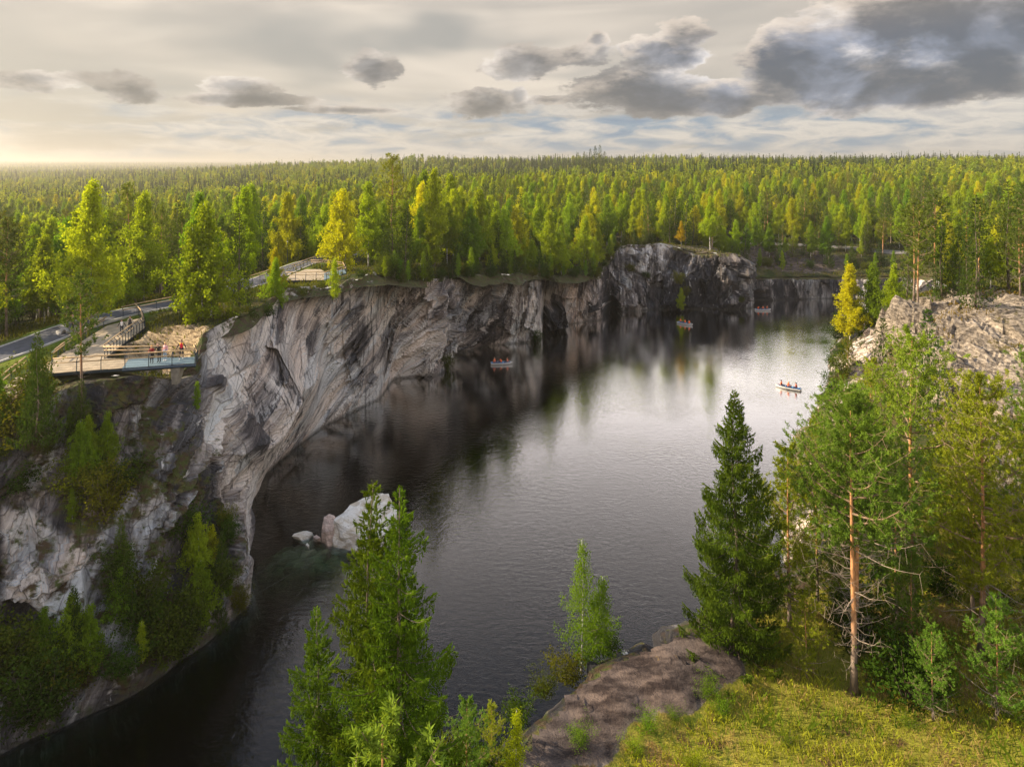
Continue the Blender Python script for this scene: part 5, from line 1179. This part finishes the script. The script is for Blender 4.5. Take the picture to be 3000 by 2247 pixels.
# lamps
def lamp(label, x, y, z):
    r_ = tag(empty('street_lamp', (x, y, z)), label, 'street lamp')
    MB().tube([(0, 0, 0), (0, 0, .3), (0, 0, 4.0)], [.09, .06, .045], 6).obj('pole', M_STEEL, r_)
    MB().tube([(0, 0, 4.0), (0, 0, 4.08), (0, 0, 4.16)], [.05, .22, .20], 8).obj('shade', M_STEEL, r_)
    MB().tube([(0, 0, 3.86), (0, 0, 4.0)], [.10, .13], 8).obj('bulb', mat('lamp_glass', (.7, .68, .6), .3), r_)
lamp('thin black street lamp beside the path between the two left birches', -47.7, 99, PATHZ)
lamp('thin black street lamp on the bright lawn beyond the second platform', -43.0, 133, PATHZ)
# ================================================================ ROCKS
def boulder(name, label, pts, seed, group=None, m=None, sub=3, amp=.10, cat='boulder'):
    import bmesh
    bm = bmesh.new(); c0 = np.mean(np.array(pts), 0)
    for p_ in pts: bm.verts.new(np.array(p_)-c0)
    r_ = bmesh.ops.convex_hull(bm, input=bm.verts); 
    for v_ in [v_ for v_ in bm.verts if not v_.link_faces]: bm.verts.remove(v_)
    bmesh.ops.triangulate(bm, faces=bm.faces); bmesh.ops.subdivide_edges(bm, edges=bm.edges, cuts=sub, use_grid_fill=True); bmesh.ops.triangulate(bm, faces=bm.faces)
    co = np.array([v_.co[:] for v_ in bm.verts]); s_ = np.ptp(co, 0).max()
    h1 = facet((co[:, 0]+co[:, 2]*.7)/s_*5, (co[:, 1]-co[:, 2])/s_*5, seed, 1)[0]; h2 = fbm(co[:, 0]/s_*9, co[:, 1]/s_*9, co[:, 2]/s_*9+seed, 3); nn = unit(co)
    co = co+nn*((h1*.8+h2)*amp*s_)[:, None]
    for v_, q in zip(bm.verts, co): v_.co = q
    me = bpy.data.meshes.new(name); bm.to_mesh(me); bm.free(); me.materials.append(m); o = obj(name, me, None, tuple(c0)); return tag(o, label, cat, group)
def stone_mat(name, light, dark, tint=(1, 1, 1)):
    m = bpy.data.materials.new(name); m.use_nodes = True; k = N(m.node_tree); b = k.n['Principled BSDF']; b.inputs['Roughness'].default_value = .85
    tc = k.new('ShaderNodeTexCoord').outputs['Object']; n = k.noise(k.vm('MULTIPLY', tc, (.7, .7, 2.4)), 1.1, 6.0, .62, .6); n2 = k.noise(tc, 5.0, 5.0, .6)
    col = k.mix(k.sstep(n, .40, .60), dark, light); col = k.mix(k.sstep(n2, .60, .72), col, tuple(x*.45 for x in dark)); k.put(b.inputs['Base Color'], col); k.put(b.inputs['Normal'], k.bump(k.math('ADD', n, n2), .8, .15)); return m
M_WHITE = stone_mat('white_marble', (.66, .61, .54), (.48, .40, .30)); M_PINKR = stone_mat('pink_marble', (.55, .40, .32), (.34, .25, .2)); M_GREYR = stone_mat('grey_rock', (.36, .34, .31), (.20, .18, .16))
def bp(lst): return [tuple(W(u, v, D)) for u, v, D in lst]
boulder('boulder', 'large white marble boulder rising from the water behind the foreground spruce', bp([(722,1125,73.5),(735,1160,72.5),(800,1165,71.5),(852,1150,73),(858,1110,76),(838,1068,77.5),(815,1062,77),(783,1080,76.3),(748,1102,75.3),(725,1114,74.8)])+[(-19,77,-1.5),(-13,78,-1.5),(-12.6,73,-2),(-19,72.5,-2)], 5, None, M_WHITE, 5, .045)
boulder('boulder', 'pinkish layered block leaning beside the large white boulder', bp([(694,1140,73.6),(700,1115,74.4),(712,1110,74.6),(724,1116,74.4),(720,1146,73),(700,1150,73)])+[(-20.3,74,-1),(-18.7,74,-1),(-19,72.6,-1)], 8, None, M_PINKR, 4, .05)
boulder('boulder', 'flat pale slab at water level, leftmost of the rocks in the lake', bp([(630,1158,74),(636,1152,75.3),(660,1146,76),(674,1150,75.6),(672,1155,74.6),(645,1160,73.8)])+[(-23.4,75,-.6),(-21.4,75.5,-.6),(-22,74,-.6)], 9, None, M_WHITE, 3, .04)
boulder('boulder', 'small pinkish stone just right of the flat pale slab', bp([(676,1160,74),(684,1154,74.6),(694,1162,73.7),(684,1164,73.4)])+[(-21,74,-.5),(-20.4,74,-.5)], 10, None, M_PINKR, 2, .05)
boulder('boulder', 'small round stone at the foot of the large white boulder', bp([(702,1157,74),(706,1149,74.8),(716,1149,74.8),(718,1157,74),(710,1162,73.4)])+[(-19.6,74,-.5),(-19,74,-.5)], 11, None, M_PINKR, 2, .05)
boulder('boulder', 'tiny white stone awash below the flat slab', bp([(660,1176,72.8),(664,1172,73.2),(668,1177,72.7),(664,1180,72.3)])+[(-21.5,72.8,-.5),(-21.2,72.8,-.5)], 12, None, M_WHITE, 1, .05)
boulder('boulder', 'pale boulder lying in the grass between the path and the broad green birch', bp([(384,680,86),(392,668,87.5),(404,672,87.5),(408,684,85.6),(396,690,84.6)])+[(-41,85.5,20.9),(-39.7,86.5,20.9)], 13, None, M_WHITE, 3, .05)
boulder('boulder', 'smaller pale stone left of the boulder in the grass by the path', bp([(379,676,86.5),(384,669,87.5),(389,674,87),(385,681,86)])+[(-42,86.5,21.),(-41.4,87,21.)], 14, None, M_WHITE, 2, .05)
boulder('boulder', 'grey boulder at the right bank water line', bp([(1780,852,121),(1792,838,123),(1812,836,124),(1826,850,122),(1800,862,119.5)])+[(55,122,-.5),(58,123,-.5)], 15, None, M_GREYR, 3, .05)
boulder('boulder', 'slanting grey boulder on the right bank above the water line', bp([(1862,825,118),(1885,806,119),(1900,810,119),(1898,835,116.5),(1875,842,115.5)])+[(59.5,117,.5),(62,118,.5)], 16, None, M_GREYR, 3, .05)
# heap of grey stones by the path and submerged shoal
rr = random.Random(3)
for i in range(7):
    u = 128+i*7+rr.uniform(-3, 3); v = 728-rr.uniform(0, 16); q = G(u, v, 21.3+rr.uniform(0, .5)); s_ = rr.uniform(.45, .8)
    boulder('boulder', 'grey stone in the heap beside the asphalt path left of the walkway', [(q[0]+rr.uniform(-1, 1)*s_, q[1]+rr.uniform(-1, 1)*s_, q[2]+rr.uniform(-.5, .9)*s_) for _ in range(10)], 20+i, 'grey stones heaped beside the path', M_GREYR, 2, .05)
gxs, gys = np.meshgrid(np.linspace(-29, -12, 60), np.linspace(64, 82, 60)); rad_ = np.hypot((gxs+20.5)/6.4, (gys-72.6)/4.3)
zz = -.35-2.0*rad_**2.2+.55*facet(gxs/1.1, gys/1.0, 5, 1)[0]+.2*fbm(gxs, gys, gxs*0, 3); zz = np.minimum(zz, -.12); zz = np.maximum(zz, -10)
gi = np.arange(3600).reshape(60, 60); tag(obj('shoal', make_mesh('shoal', np.stack([gxs, gys, zz], -1).reshape(-1, 3), np.stack([gi[:-1, :-1], gi[:-1, 1:], gi[1:, 1:], gi[1:, :-1]], -1).reshape(-1, 4), stone_mat('shoal_rock', (.26, .22, .11), (.12, .10, .05)), None, False)), kind='structure')
# green submerged ledges right of the boulder and off the left cliff
for (cx, cy_, rx, ry, zt) in [(-11.0,78.5,4.0,2.2,-1.6),(-17,92,6,2.5,-2.0)]:
    gxs, gys = np.meshgrid(np.linspace(cx-rx*1.5, cx+rx*1.5, 24), np.linspace(cy_-ry*1.5, cy_+ry*1.5, 24)); zz = zt-4*np.hypot((gxs-cx)/rx, (gys-cy_)/ry)**2.5+.4*facet(gxs/1.6, gys/1.6, 5, 1)[0]
    gi = np.arange(576).reshape(24, 24); tag(obj('submerged_ledge', make_mesh('submerged_ledge', np.stack([gxs, gys, zz], -1).reshape(-1, 3), np.stack([gi[:-1, :-1], gi[:-1, 1:], gi[1:, 1:], gi[1:, :-1]], -1).reshape(-1, 4), bpy.data.materials['shoal_rock'], None, False)), kind='structure')
# ================================================================ PEOPLE
def snet(f, org, h):
    ins = f < 0; cs3 = [(i, j, k) for i in (0, 1) for j in (0, 1) for k in (0, 1)]
    def sl_(a, c): return a[c[0]:a.shape[0]-1+c[0], c[1]:a.shape[1]-1+c[1], c[2]:a.shape[2]-1+c[2]]
    acc = np.zeros(tuple(s-1 for s in f.shape)+(3,)); cnt = np.zeros(acc.shape[:3])
    for a in cs3:
        for ax in range(3):
            if a[ax] == 0:
                b = list(a); b[ax] = 1; fa, fb = sl_(f, a), sl_(f, b); m_ = (fa < 0) != (fb < 0); t = np.where(m_, fa/np.where(m_, fa-fb, 1), 0)
                for q in range(3): acc[..., q] += np.where(m_, a[q]+(t if q == ax else 0), 0)
                cnt += m_
    act = cnt > 0; idx_ = np.full(act.shape, -1); idx_[act] = np.arange(act.sum()); gi_ = np.argwhere(act); P_ = (gi_+acc[act]/cnt[act][:, None])*h+org; fs = []
    for ax in range(3):
        a = [slice(None)]*3; b = [slice(None)]*3; a[ax] = slice(0, -1); b[ax] = slice(1, None); A_, B_ = ins[tuple(a)], ins[tuple(b)]
        e1, e2 = [(1, 2), (2, 0), (0, 1)][ax]
        for flip, m_ in ((False, A_ & ~B_), (True, ~A_ & B_)):
            w_ = np.argwhere(m_); w_ = w_[(w_[:, e1] > 0) & (w_[:, e2] > 0) & (w_[:, e1] < f.shape[e1]-1) & (w_[:, e2] < f.shape[e2]-1)]
            if not len(w_): continue
            q = []
            for d1, d2 in ((1, 1), (0, 1), (0, 0), (1, 0)):
                g_ = w_.copy(); g_[:, e1] -= d1; g_[:, e2] -= d2; q.append(idx_[tuple(g_.T)])
            q = np.stack(q, 1); fs.append(q[:, ::-1] if flip else q)
    return P_, np.concatenate(fs)
def bones_mesh(name, bones, mats, h=.028, k_=.03, extra=None):
    """one continuous skin around tapered bones (a, b, ra, rb, material)"""
    A = np.array([b[0] for b in bones], float); B = np.array([b[1] for b in bones], float); r_ = max(max(b[2], b[3]) for b in bones)+.06
    lo = np.minimum(A, B).min(0)-r_; hi = np.maximum(A, B).max(0)+r_; n = np.ceil((hi-lo)/h).astype(int)+1
    g = np.stack(np.meshgrid(*[lo[i]+np.arange(n[i])*h for i in range(3)], indexing='ij'), -1); f = None
    def dist(p_, b):
        a, c = np.array(b[0], float), np.array(b[1], float); ab = c-a; t = np.clip(((p_-a)@ab)/max(ab@ab, 1e-9), 0, 1); return np.linalg.norm(p_-a-t[..., None]*ab, axis=-1)-(b[2]+(b[3]-b[2])*t)
    for b in bones:
        d = dist(g, b)
        if f is None: f = d
        else: hh = np.clip(.5+.5*(f-d)/k_, 0, 1); f = f*(1-hh)+d*hh-k_*hh*(1-hh)
    P_, F_ = snet(f, lo, h); fc_ = P_[F_].mean(1); D_ = np.stack([dist(fc_, b) for b in bones]); mi = np.array([b[4] for b in bones])[D_.argmin(0)]
    F_ = list(F_.tolist()); vs = P_.tolist(); mi = mi.tolist()
    if extra: 
        n0 = len(vs); vs += [list(v_) for v_ in extra.v]; F_ += [[i+n0 for i in q] for q in extra.f]; mi += extra.m
    return make_mesh(name, vs, F_, mats, mi, True)
_mc = {}
def cmat(c, rough=.8):
    if c not in _mc: _mc[c] = mat('cloth_%d' % len(_mc) if False else 'cloth', c, rough, var=.12, vscale=9)
    return _mc[c]
SKIN = mat('skin', (.52, .31, .22), .6); EYE = mat('eye', (.03, .02, .02), .3)
def person(label, loc, rz, pose='stand', top=(.1, .1, .1), sleeve=None, yoke=None, bottom=(.05, .05, .07), shoes=(.03, .03, .03), hair=(.05, .03, .02), long_hair=False, bald=False, vest=None, skirt=False, sc=1.0, lean=0.0, group=None, arms='down', step=0.0):
    sleeve = sleeve or top; yoke = yoke or top; sit = pose != 'stand'
    hz_ = .16 if sit else .93; V3 = lambda x, y, z: (x, y, z)
    le = lean
    def up_(z): return (z-(hz_))*math.sin(le), hz_+(z-hz_)*math.cos(le)     # lean the trunk forward
    def T(x, z, dy=0): y, zz_ = up_(z); return (x, y+dy, zz_)
    o = hz_-.93; B = []
    B.append((T(-.07, .97+o), T(.07, .97+o), .115, .115, 4)); B.append((T(0, 1.0+o), T(0, 1.18+o), .115, .125, 1)); B.append((T(0, 1.18+o), T(0, 1.34+o), .125, .13, 1))
    B.append((T(-.12, 1.38+o), T(.12, 1.38+o), .075, .075, 2)); B.append((T(0, 1.42+o), T(0, 1.50+o, .01), .055, .05, 0)); B.append((T(0, 1.57+o, .02), T(0, 1.65+o, .015), .078, .092, 0)); B.append((T(0, 1.585+o, .10), T(0, 1.56+o, .105), .014, .016, 0))
    for s in (-1, 1):
        sh = T(s*.175, 1.385+o)
        if arms == 'rail': elb = (s*.27, sh[1]+.13, sh[2]-.22); wr = (s*.07, sh[1]+.34, sh[2]-.27)
        elif arms == 'oar': elb = (s*.25, sh[1]+.12, sh[2]-.22); wr = (s*.18, sh[1]+.36, sh[2]-.24)
        elif arms == 'lap': elb = (s*.23, sh[1]+.04, sh[2]-.26); wr = (s*.12, sh[1]+.24, sh[2]-.34)
        elif arms == 'wide': elb = (s*.33, sh[1]+.0, sh[2]-.24); wr = (s*.42, sh[1]+.05, sh[2]-.47)
        else: elb = (s*.245, sh[1]-.01, sh[2]-.28); wr = (s*.25, sh[1]+.08, sh[2]-.52)
        B.append((sh, elb, .055, .044, 3)); B.append((elb, wr, .043, .032, 3))
        d = unit(np.array(wr)-np.array(elb)); pl = tuple(np.array(wr)+d*.07); B.append((wr, pl, .028, .030, 0))
        if sit: kn = (s*.13, .40, hz_+.12); an = (s*.12, .52, hz_-.18); hp = (s*.09, 0, hz_+.02)
        else: kn = (s*.10, .03+s*step*.5, .49); an = (s*.105, s*step*.9-.01, .09); hp = (s*.09, 0, .92)
        B.append((hp, kn, .088, .056, 4)); B.append((kn, an, .054, .038, 4)); B.append((an, (an[0], an[1]+.15, an[2]-.045), .042, .036, 5))
        if s == -1: lh = (pl, d)
        else: rh = (pl, d)
    if skirt: B.append(((0, 0, .92), (0, .01, .62), .13, .17, 4))
    ex = MB()
    for (pl, d), s in ((lh, -1), (rh, 1)):
        d = Vector(d); sd_ = d.cross(Vector((0, 0, 1))).normalized() if abs(d.z) < .9 else Vector((0, 1, 0)); up2 = sd_.cross(d)
        for i, (off, ln) in enumerate([(-.024, .060), (-.008, .072), (.008, .068), (.024, .055)]):
            q = Vector(pl)+sd_*off+d*.012; ex.tube([q, q+d*ln*.55, q+d*ln*.85-up2*ln*.45], [.009, .008, .006], 5, 0)
        q = Vector(pl)-d*.04-sd_*.028*s; ex.tube([q, q-sd_*.022*s+d*.03, q-sd_*.018*s+d*.055], [.010, .009, .007], 5, 0)
    for s in (-1, 1):
        e = T(s*.033, 1.625+o, .103); ex.tube([(e[0], e[1]-.012, e[2]), e], [.013, .009], 6, 6)
        e2 = T(s*.088, 1.60+o, .01); ex.tube([(e2[0], e2[1], e2[2]-.03), (e2[0]+s*.012, e2[1]-.01, e2[2]), (e2[0], e2[1], e2[2]+.03)], [.012, .016, .012], 5, 0)
    m1 = T(-.022, 1.535+o, .098); m2 = T(.022, 1.535+o, .098); ex.tube([m1, m2], .007, 5, 6)
    r_ = tag(empty('person', loc, rz), label, 'person', group); r_.scale = (sc,)*3
    obj('body', bones_mesh('body', B, [SKIN, cmat(top), cmat(yoke), cmat(sleeve), cmat(bottom), cmat(shoes), EYE], extra=ex), r_)
    if not bald:
        Hb = [(T(0, 1.66+o, -.012), T(0, 1.685+o, .02), .096, .082, 0), (T(0, 1.60+o, -.045), T(0, 1.66+o, -.03), .080, .085, 0)]
        if long_hair: Hb += [(T(0, 1.60+o, -.06), T(0, 1.32+o, -.12), .075, .06, 0), (T(-.07, 1.6+o, -.02), T(-.10, 1.38+o, -.02), .035, .03, 0), (T(.07, 1.6+o, -.02), T(.10, 1.38+o, -.02), .035, .03, 0)]
        obj('hair', bones_mesh('hair', Hb, [cmat(hair)], .024, .02), r_)
    if vest: obj('life_vest', bones_mesh('life_vest', [(T(0, 1.10+o, .01), T(0, 1.30+o, .01), .155, .165, 0), (T(-.11, 1.36+o), T(.11, 1.36+o), .105, .105, 0), (T(-.07, 1.42+o, .03), T(.07, 1.42+o, .03), .07, .07, 0)], [VEST], .03, .03), r_)
    return r_
VEST = mat('orange_vest', (0.95, 0.17, 0.02), .7, var=.1, vscale=8)
def pp(u, v, z=ZA+.02): q = G(u, v, z); return (q[0], q[1], z)
person('woman in dark red plaid jacket and black skirt, leftmost visitor on the blue grating', pp(328, 784.5), math.pi+.1, top=(.22, .02, .02), bottom=(.02, .02, .025), shoes=(.02, .02, .02), hair=(.65, .36, .10), long_hair=True, skirt=True, sc=.95, arms='rail')
person('bald man in a black jacket leaning his forearms on the rail, hands together', pp(344, 782.5), math.pi-.1, top=(.02, .018, .018), bottom=(.02, .02, .025), bald=True, lean=.32, sc=1.06, arms='rail')
person('woman in a pink hoodie and light jeans with blond hair on the platform', pp(357, 779), math.pi-.2, top=(.80, .42, .42), bottom=(.30, .40, .52), shoes=(.75, .72, .70), hair=(.70, .42, .14), long_hair=True, sc=1.0)
person('man with yellow and red vest over dark sleeves at the platform tip', pp(392, 775.5), math.pi+.2, top=(.62, .02, .04), yoke=(.85, .55, .02), sleeve=(.03, .025, .03), bottom=(.035, .03, .04), shoes=(.65, .62, .6), hair=(.10, .06, .04), sc=1.05, arms='wide', step=.22)
person('long haired girl in a dark open jacket over a white shirt walking on the walkway', pp(263, 722), math.pi+.4, top=(.70, .66, .62), sleeve=(.035, .03, .03), bottom=(.03, .03, .04), hair=(.05, .03, .02), long_hair=True, sc=.92, step=.15, arms='wide')
person('man in a beige jacket walking up the walkway behind the girl', pp(281, 717.5), math.pi+.2, top=(.06, .05, .05), sleeve=(.45, .38, .28), yoke=(.45, .38, .28), bottom=(.03, .03, .035), hair=(.05, .03, .02), sc=1.03, step=.1)
person('person in a pink checked jacket on the asphalt path behind the stone heap', pp(145, 710, PATHZ+.07), 2.3, top=(.55, .28, .27), bottom=(.05, .05, .07), hair=(.12, .07, .04), sc=1.0)
person('person in a dark olive coat on the asphalt path beside the pink jacket', pp(158, 714, PATHZ+.07), 2.6, top=(.05, .055, .035), bottom=(.04, .045, .03), hair=(.03, .02, .02), sc=1.05)
# ================================================================ BOATS
M_HULL = mat('white_hull', (.58, .56, .53), .35); M_BLUE = mat('blue_inside', (.04, .22, .50), .5, var=.1); M_OAR = mat('oar_wood', (.55, .48, .38), .6)
def hull_mesh():
    L = 4.2; ns = 15; mb = MB(); secs = []
    for i in range(ns):
        t = i/(ns-1); x = -L/2+L*t; wv = .70*(1-max(0, (t-.55)/.45)**2.3)*(.86+.14*min(1, t/.25)); sheer = .33+.14*t**3; keel = -.10+.22*max(0, (t-.8)/.2)**2
        secs.append((x+.10*(t > .98), max(wv, .03), sheer, keel))
    prof = [(1.0, 1.0), (.97, .62), (.82, .25), (.45, .03), (0, 0), (-.45, .03), (-.82, .25), (-.97, .62), (-1, 1)]
    vs = [(x, w_*a, k_+(s-k_)*b) for x, w_, s, k_ in secs for a, b in prof]; n = len(prof)
    f = [[i*n+j, i*n+j+1, (i+1)*n+j+1, (i+1)*n+j] for i in range(ns-1) for j in range(n-1)]; f.append(list(range(n))); mb.add(vs, f, 0)
    vs = [(x*.985, w_*a*.93, k_+.05+(s-k_-.05)*b) for x, w_, s, k_ in secs for a, b in prof]; f = [[i*n+j, (i+1)*n+j, (i+1)*n+j+1, i*n+j+1] for i in range(ns-1) for j in range(n-1)]; f.append(list(range(n))[::-1]); mb.add(vs, f, 1)
    for sgn in (0, n-1):
        mb.tube([(x, w_*(1 if sgn == 0 else -1)*.975, s+.005) for x, w_, s, k_ in secs], .032, 5, 0)
    mb.tube([(-L/2, -.58, .33), (-L/2, .58, .33)], .035, 5, 0); return mb.mesh('hull', [M_HULL, M_BLUE])
HULL = hull_mesh(); BEN = {}
for nm, x, w_ in (('bench', -1.45, 1.05), ('bench', .1, 1.22), ('bench', 1.25, .95)): b_ = MB().box((x, 0, .24), (.30, w_, .04)); b_.box((x, 0, .1), (.05, w_*.7, .24)); BEN[x] = b_.mesh('bench', M_BLUE)
OARS = {}
for s in (-1, 1):
    b_ = MB().tube([(.40, s*.25, .62), (.38, s*.70, .47), (.05, s*2.0, .08)], .022, 5); b_.box((-.02, s*2.15, .03), (.13, .42, .02), -.25*s); OARS[s] = b_.mesh('oar', M_OAR)
b0 = None
def boat(label, u, v, rz, crew):
    q = G(u, v, 0.0); r_ = tag(empty('rowing_boat', (q[0], q[1], .02), rz), label, 'boat', 'rowing boats on the lake'); obj('hull', HULL, r_)
    for k_ in BEN: obj('bench', BEN[k_], r_)
    for s in (-1, 1): obj('oar', OARS[s], r_)
    ca, sa = math.cos(rz), math.sin(rz)
    for (x, y, face, arms, lean, lb, col, hair) in crew:
        person(lb, (q[0]+x*ca-y*sa, q[1]+x*sa+y*ca, .20), rz-math.pi/2+(math.pi if face < 0 else 0), 'sit', top=col, bottom=(.06, .07, .11), vest=True, hair=hair, long_hair=(col[0] > .3), lean=lean, arms=arms, sc=1.2)
BK = (.03, .02, .02); BR = (.16, .08, .04)
boat('leftmost white rowing boat with four people in front of the grey cliff', 1083, 787, .05, [
 (-1.5, -.28, 1, 'lap', .05, 'person in orange life vest at the stern of the leftmost boat, nearer side', (.10, .10, .14), BR), (-1.35, .30, 1, 'lap', -.05, 'person in pink and orange life vest at the stern of the leftmost boat, far side', (.55, .2, .2), BR),
 (.05, 0, -1, 'oar', .45, 'rower bent forward in orange life vest in the middle of the leftmost boat', (.06, .06, .08), BK), (1.25, 0, -1, 'lap', .1, 'person in orange life vest and pale top in the bow of the leftmost boat', (.45, .35, .35), BR)])
boat('small boat crowded with orange vests below the rocky hill, second from the left', 1480, 701, -.85, [
 (-1.4, 0, 1, 'lap', .0, 'person in orange vest at the far end of the second boat from the left', (.3, .15, .05), BR), (.05, .0, -1, 'oar', .25, 'rower in orange vest in the second boat from the left', (.06, .06, .06), BK),
 (1.1, .2, -1, 'lap', .0, 'taller person in orange vest in the near end of the second boat from the left', (.1, .1, .1), BK), (1.3, -.22, -1, 'lap', .1, 'smaller person in orange vest in the near end of the second boat from the left', (.1, .12, .2), BR)])
boat('white rowing boat with three people beside the far dark cave', 1648, 671, .03, [
 (-1.4, 0, 1, 'lap', .35, 'person in dark red leaning low in the left end of the farthest boat', (.3, .02, .03), BK), (.1, 0, -1, 'oar', .05, 'rower in orange vest in the middle of the farthest boat', (.1, .08, .1), BK), (1.2, 0, -1, 'lap', 0., 'person in orange vest in the right end of the farthest boat', (.1, .1, .12), BR)])
boat('rightmost and nearest rowing boat, bright blue inside, on the pale open water', 1703, 840, math.pi-.62, [
 (1.25, 0, -1, 'lap', .05, 'dark haired person in orange vest in the bow of the rightmost boat', (.05, .05, .06), BK), (.1, 0, -1, 'oar', .2, 'rower with pale hair in orange vest in the middle of the rightmost boat', (.5, .12, .12), (.5, .35, .2)), (-1.4, 0, 1, 'lap', .15, 'dark haired person in orange vest at the stern of the rightmost boat', (.04, .05, .1), BK)])
# zip line cables
for i, (a, b, lb) in enumerate([((86,232,27),(-24,64,2),'upper thin zip line cable crossing the lake'), ((92,228,24),(-23,61,2),'lower thin zip line cable crossing the lake')]):
    n = 40; pts = [tuple(np.array(a)*(1-t)+np.array(b)*t-np.array([0, 0, 4*6.0*t*(1-t)])) for t in np.linspace(0, 1, n)]
    tag(MB().tube(pts, .006, 4).obj('cable', mat('steel_cable', (.16, .16, .15), .6, .2)), lb, 'cable')
# ================================================================ UNDERGROWTH
def blades(name, n, region, hmin, hmax, w_, m, seed, dens_f=None):
    rng = np.random.default_rng(seed); x = rng.uniform(region[0], region[1], n); y = rng.uniform(region[2], region[3], n)
    cl = fbm(x/1.3, y/1.3, x*0+seed, 3); ok = (np.abs(x) < y*.85) & (cl > rng.uniform(-.9, .35, n)) & ~inside(x, y, small_poly)
    if dens_f is not None: ok &= dens_f(x, y)
    x, y, cl = x[ok], y[ok], cl[ok]; z = height(x, y); n = len(x); do = seg_dist(x, y, OUTC)
    hh = rng.uniform(hmin, hmax, n)*(1+.9*np.clip(cl, -.5, 1)); a = rng.uniform(0, 6.28, n); bend = rng.normal(0, .35, (n, 2))*hh[:, None]
    d = np.c_[np.cos(a), np.sin(a)]*w_/2; b0_ = np.c_[x-d[:, 0], y-d[:, 1], z-.03]; b1_ = np.c_[x+d[:, 0], y+d[:, 1], z-.03]; tp = np.c_[x+bend[:, 0], y+bend[:, 1], z+hh]
    mdl = np.c_[x+bend[:, 0]*.35+d[:, 0]*.8, y+bend[:, 1]*.35+d[:, 1]*.8, z+hh*.6]
    return tag(obj(name, make_mesh(name, np.stack([b0_, b1_, mdl, tp], 1).reshape(-1, 3), np.arange(4*n).reshape(-1, 4), m, None, False, {'var': ('FACE', np.clip(.5+cl*.9+rng.normal(0, .2, n), 0, 1))})), kind='stuff')
L_GRAS = leaf_mat('grass_blades', (0.12, 0.16, 0.012), (0.36, 0.36, 0.03), None, .35, .5); L_DRY = leaf_mat('dry_grass_blades', (0.24, 0.17, 0.05), (0.40, 0.32, 0.12), None, .35, .5)
offrock = lambda x, y: seg_dist(x, y, OUTC)+1.2*fbm(x*.4, y*.4, x*0, 3) > 3.0
blades('grass', 90000, (-4, 42, 30, 60), .12, .34, .035, L_GRAS, 61, offrock); blades('dry_grass', 34000, (-4, 42, 30, 60), .15, .38, .025, L_DRY, 62, offrock)
blades('tall_grass', 30000, (-4, 42, 30, 60), .30, .62, .045, leaf_mat('tall_grass_blades', (0.07, 0.12, 0.010), (0.20, 0.27, 0.02), None, .35, .5), 66, lambda x, y: offrock(x, y) & (fbm(x/1.6, y/1.6, x*0+12, 3) > .22))
L_HEATH = leaf_mat('heath_leaves', (0.05, 0.075, 0.010), (0.16, 0.15, 0.02), (0.22, 0.15, 0.02), .4, .6)
blades('forest_floor_plants', 40000, (-66, -28, 56, 150), .15, .5, .12, L_HEATH, 63, lambda x, y: (seg_dist(x, y, PATH) > 3.2) & (y > 66) & ~inside(x, y, np.array(pa)))
blades('rim_plants', 60000, (-40, 135, 104, 240), .2, .6, .22, L_HEATH, 64, lambda x, y: seg_dist(x, y, FROAD) > 3)
blades('slope_plants', 26000, (22, 80, 50, 112), .12, .4, .10, L_HEATH, 65, lambda x, y: fbm(x/5, y/5, x*0+6, 3) > .12)
for i, (u, v, s, nmv) in enumerate([(1530,1500,.9,'leafy sapling in the grass right beside the purple outcrop end'),(1560,1525,.8,'leafy sapling just below the one at the outcrop end'),(1400,1560,.8,'bushy sapling at the lower edge of the purple outcrop'),(1455,1545,.6,'small bush between outcrop and bottom edge'),(1370,1600,.7,'low bush on the lower left tip of the outcrop'),(1500,1640,.9,'dark leafy bush at the bottom edge below the outcrop'),(1660,1455,.5,'tiny bush at the foot of the lone dark spruce'),(1250,1600,.8,'bush growing on the dark rock of the outcrop'),(1700,1600,.6,'small bush alone in the open grass at the bottom'),(1900,1450,1.0,'bush just right of the orange trunk base'),(2050,1500,1.1,'bush between the two young pines on the right'),(2160,1440,1.1,'bush at the foot of the right edge pines'),(2180,1560,1.0,'bush low at the right edge in dry grass'),(1960,1560,.7,'small bush in front of the orange trunked pine')]):
    q = G(u, v, 9.2); put(NSH, 'shrub', q[0], q[1], nmv, 'shrub', None, s*1.1, rad=.3)
for i in range(26):
    x = rr.uniform(22, 44); y = rr.uniform(39, 66)
    if abs(x) > y*.80 or x < 20+(y-40)*.2: continue
    k_ = rr.choice([NSH, SHR[0], HP3]); put(k_, 'pine_tree' if k_ is HP3 else 'shrub', x, y, 'low young pine among the foreground trees on the right' if k_ is HP3 else f'{"dark" if k_ is SHR[0] else "light green"} undergrowth bush {"near the trunks" if y < 50 else "behind the foreground pines"} on the right', 'tree' if k_ is HP3 else 'shrub', 'young pines of the right foreground' if k_ is HP3 else f'{"dark" if k_ is SHR[0] else "light"} undergrowth {"front" if y < 50 else "back"}', rr.uniform(.35, .6) if k_ is HP3 else rr.uniform(.7, 1.5), rad=.3)
for (x, y, s, lb) in [(3.6,44.5,.9,'low bush at the drop below the double stemmed birch'),(2.0,43.3,.7,'brownish bush on the water side of the rock outcrop'),(.3,41.2,.8,'bush at the tip of the rock outcrop above the water'),(6.5,47,.8,'low bush right of the double stemmed birch'),(-1.5,37,1.0,'dark bush between the small pine and the yellow birch'),(-3.2,37.5,.9,'dark bush at the water edge behind the thin young pine')]:
    put(SHR[1], 'shrub', x, y, lb, 'shrub', None, s, z=7.0 if y > 40 else 7.6, rad=.2)
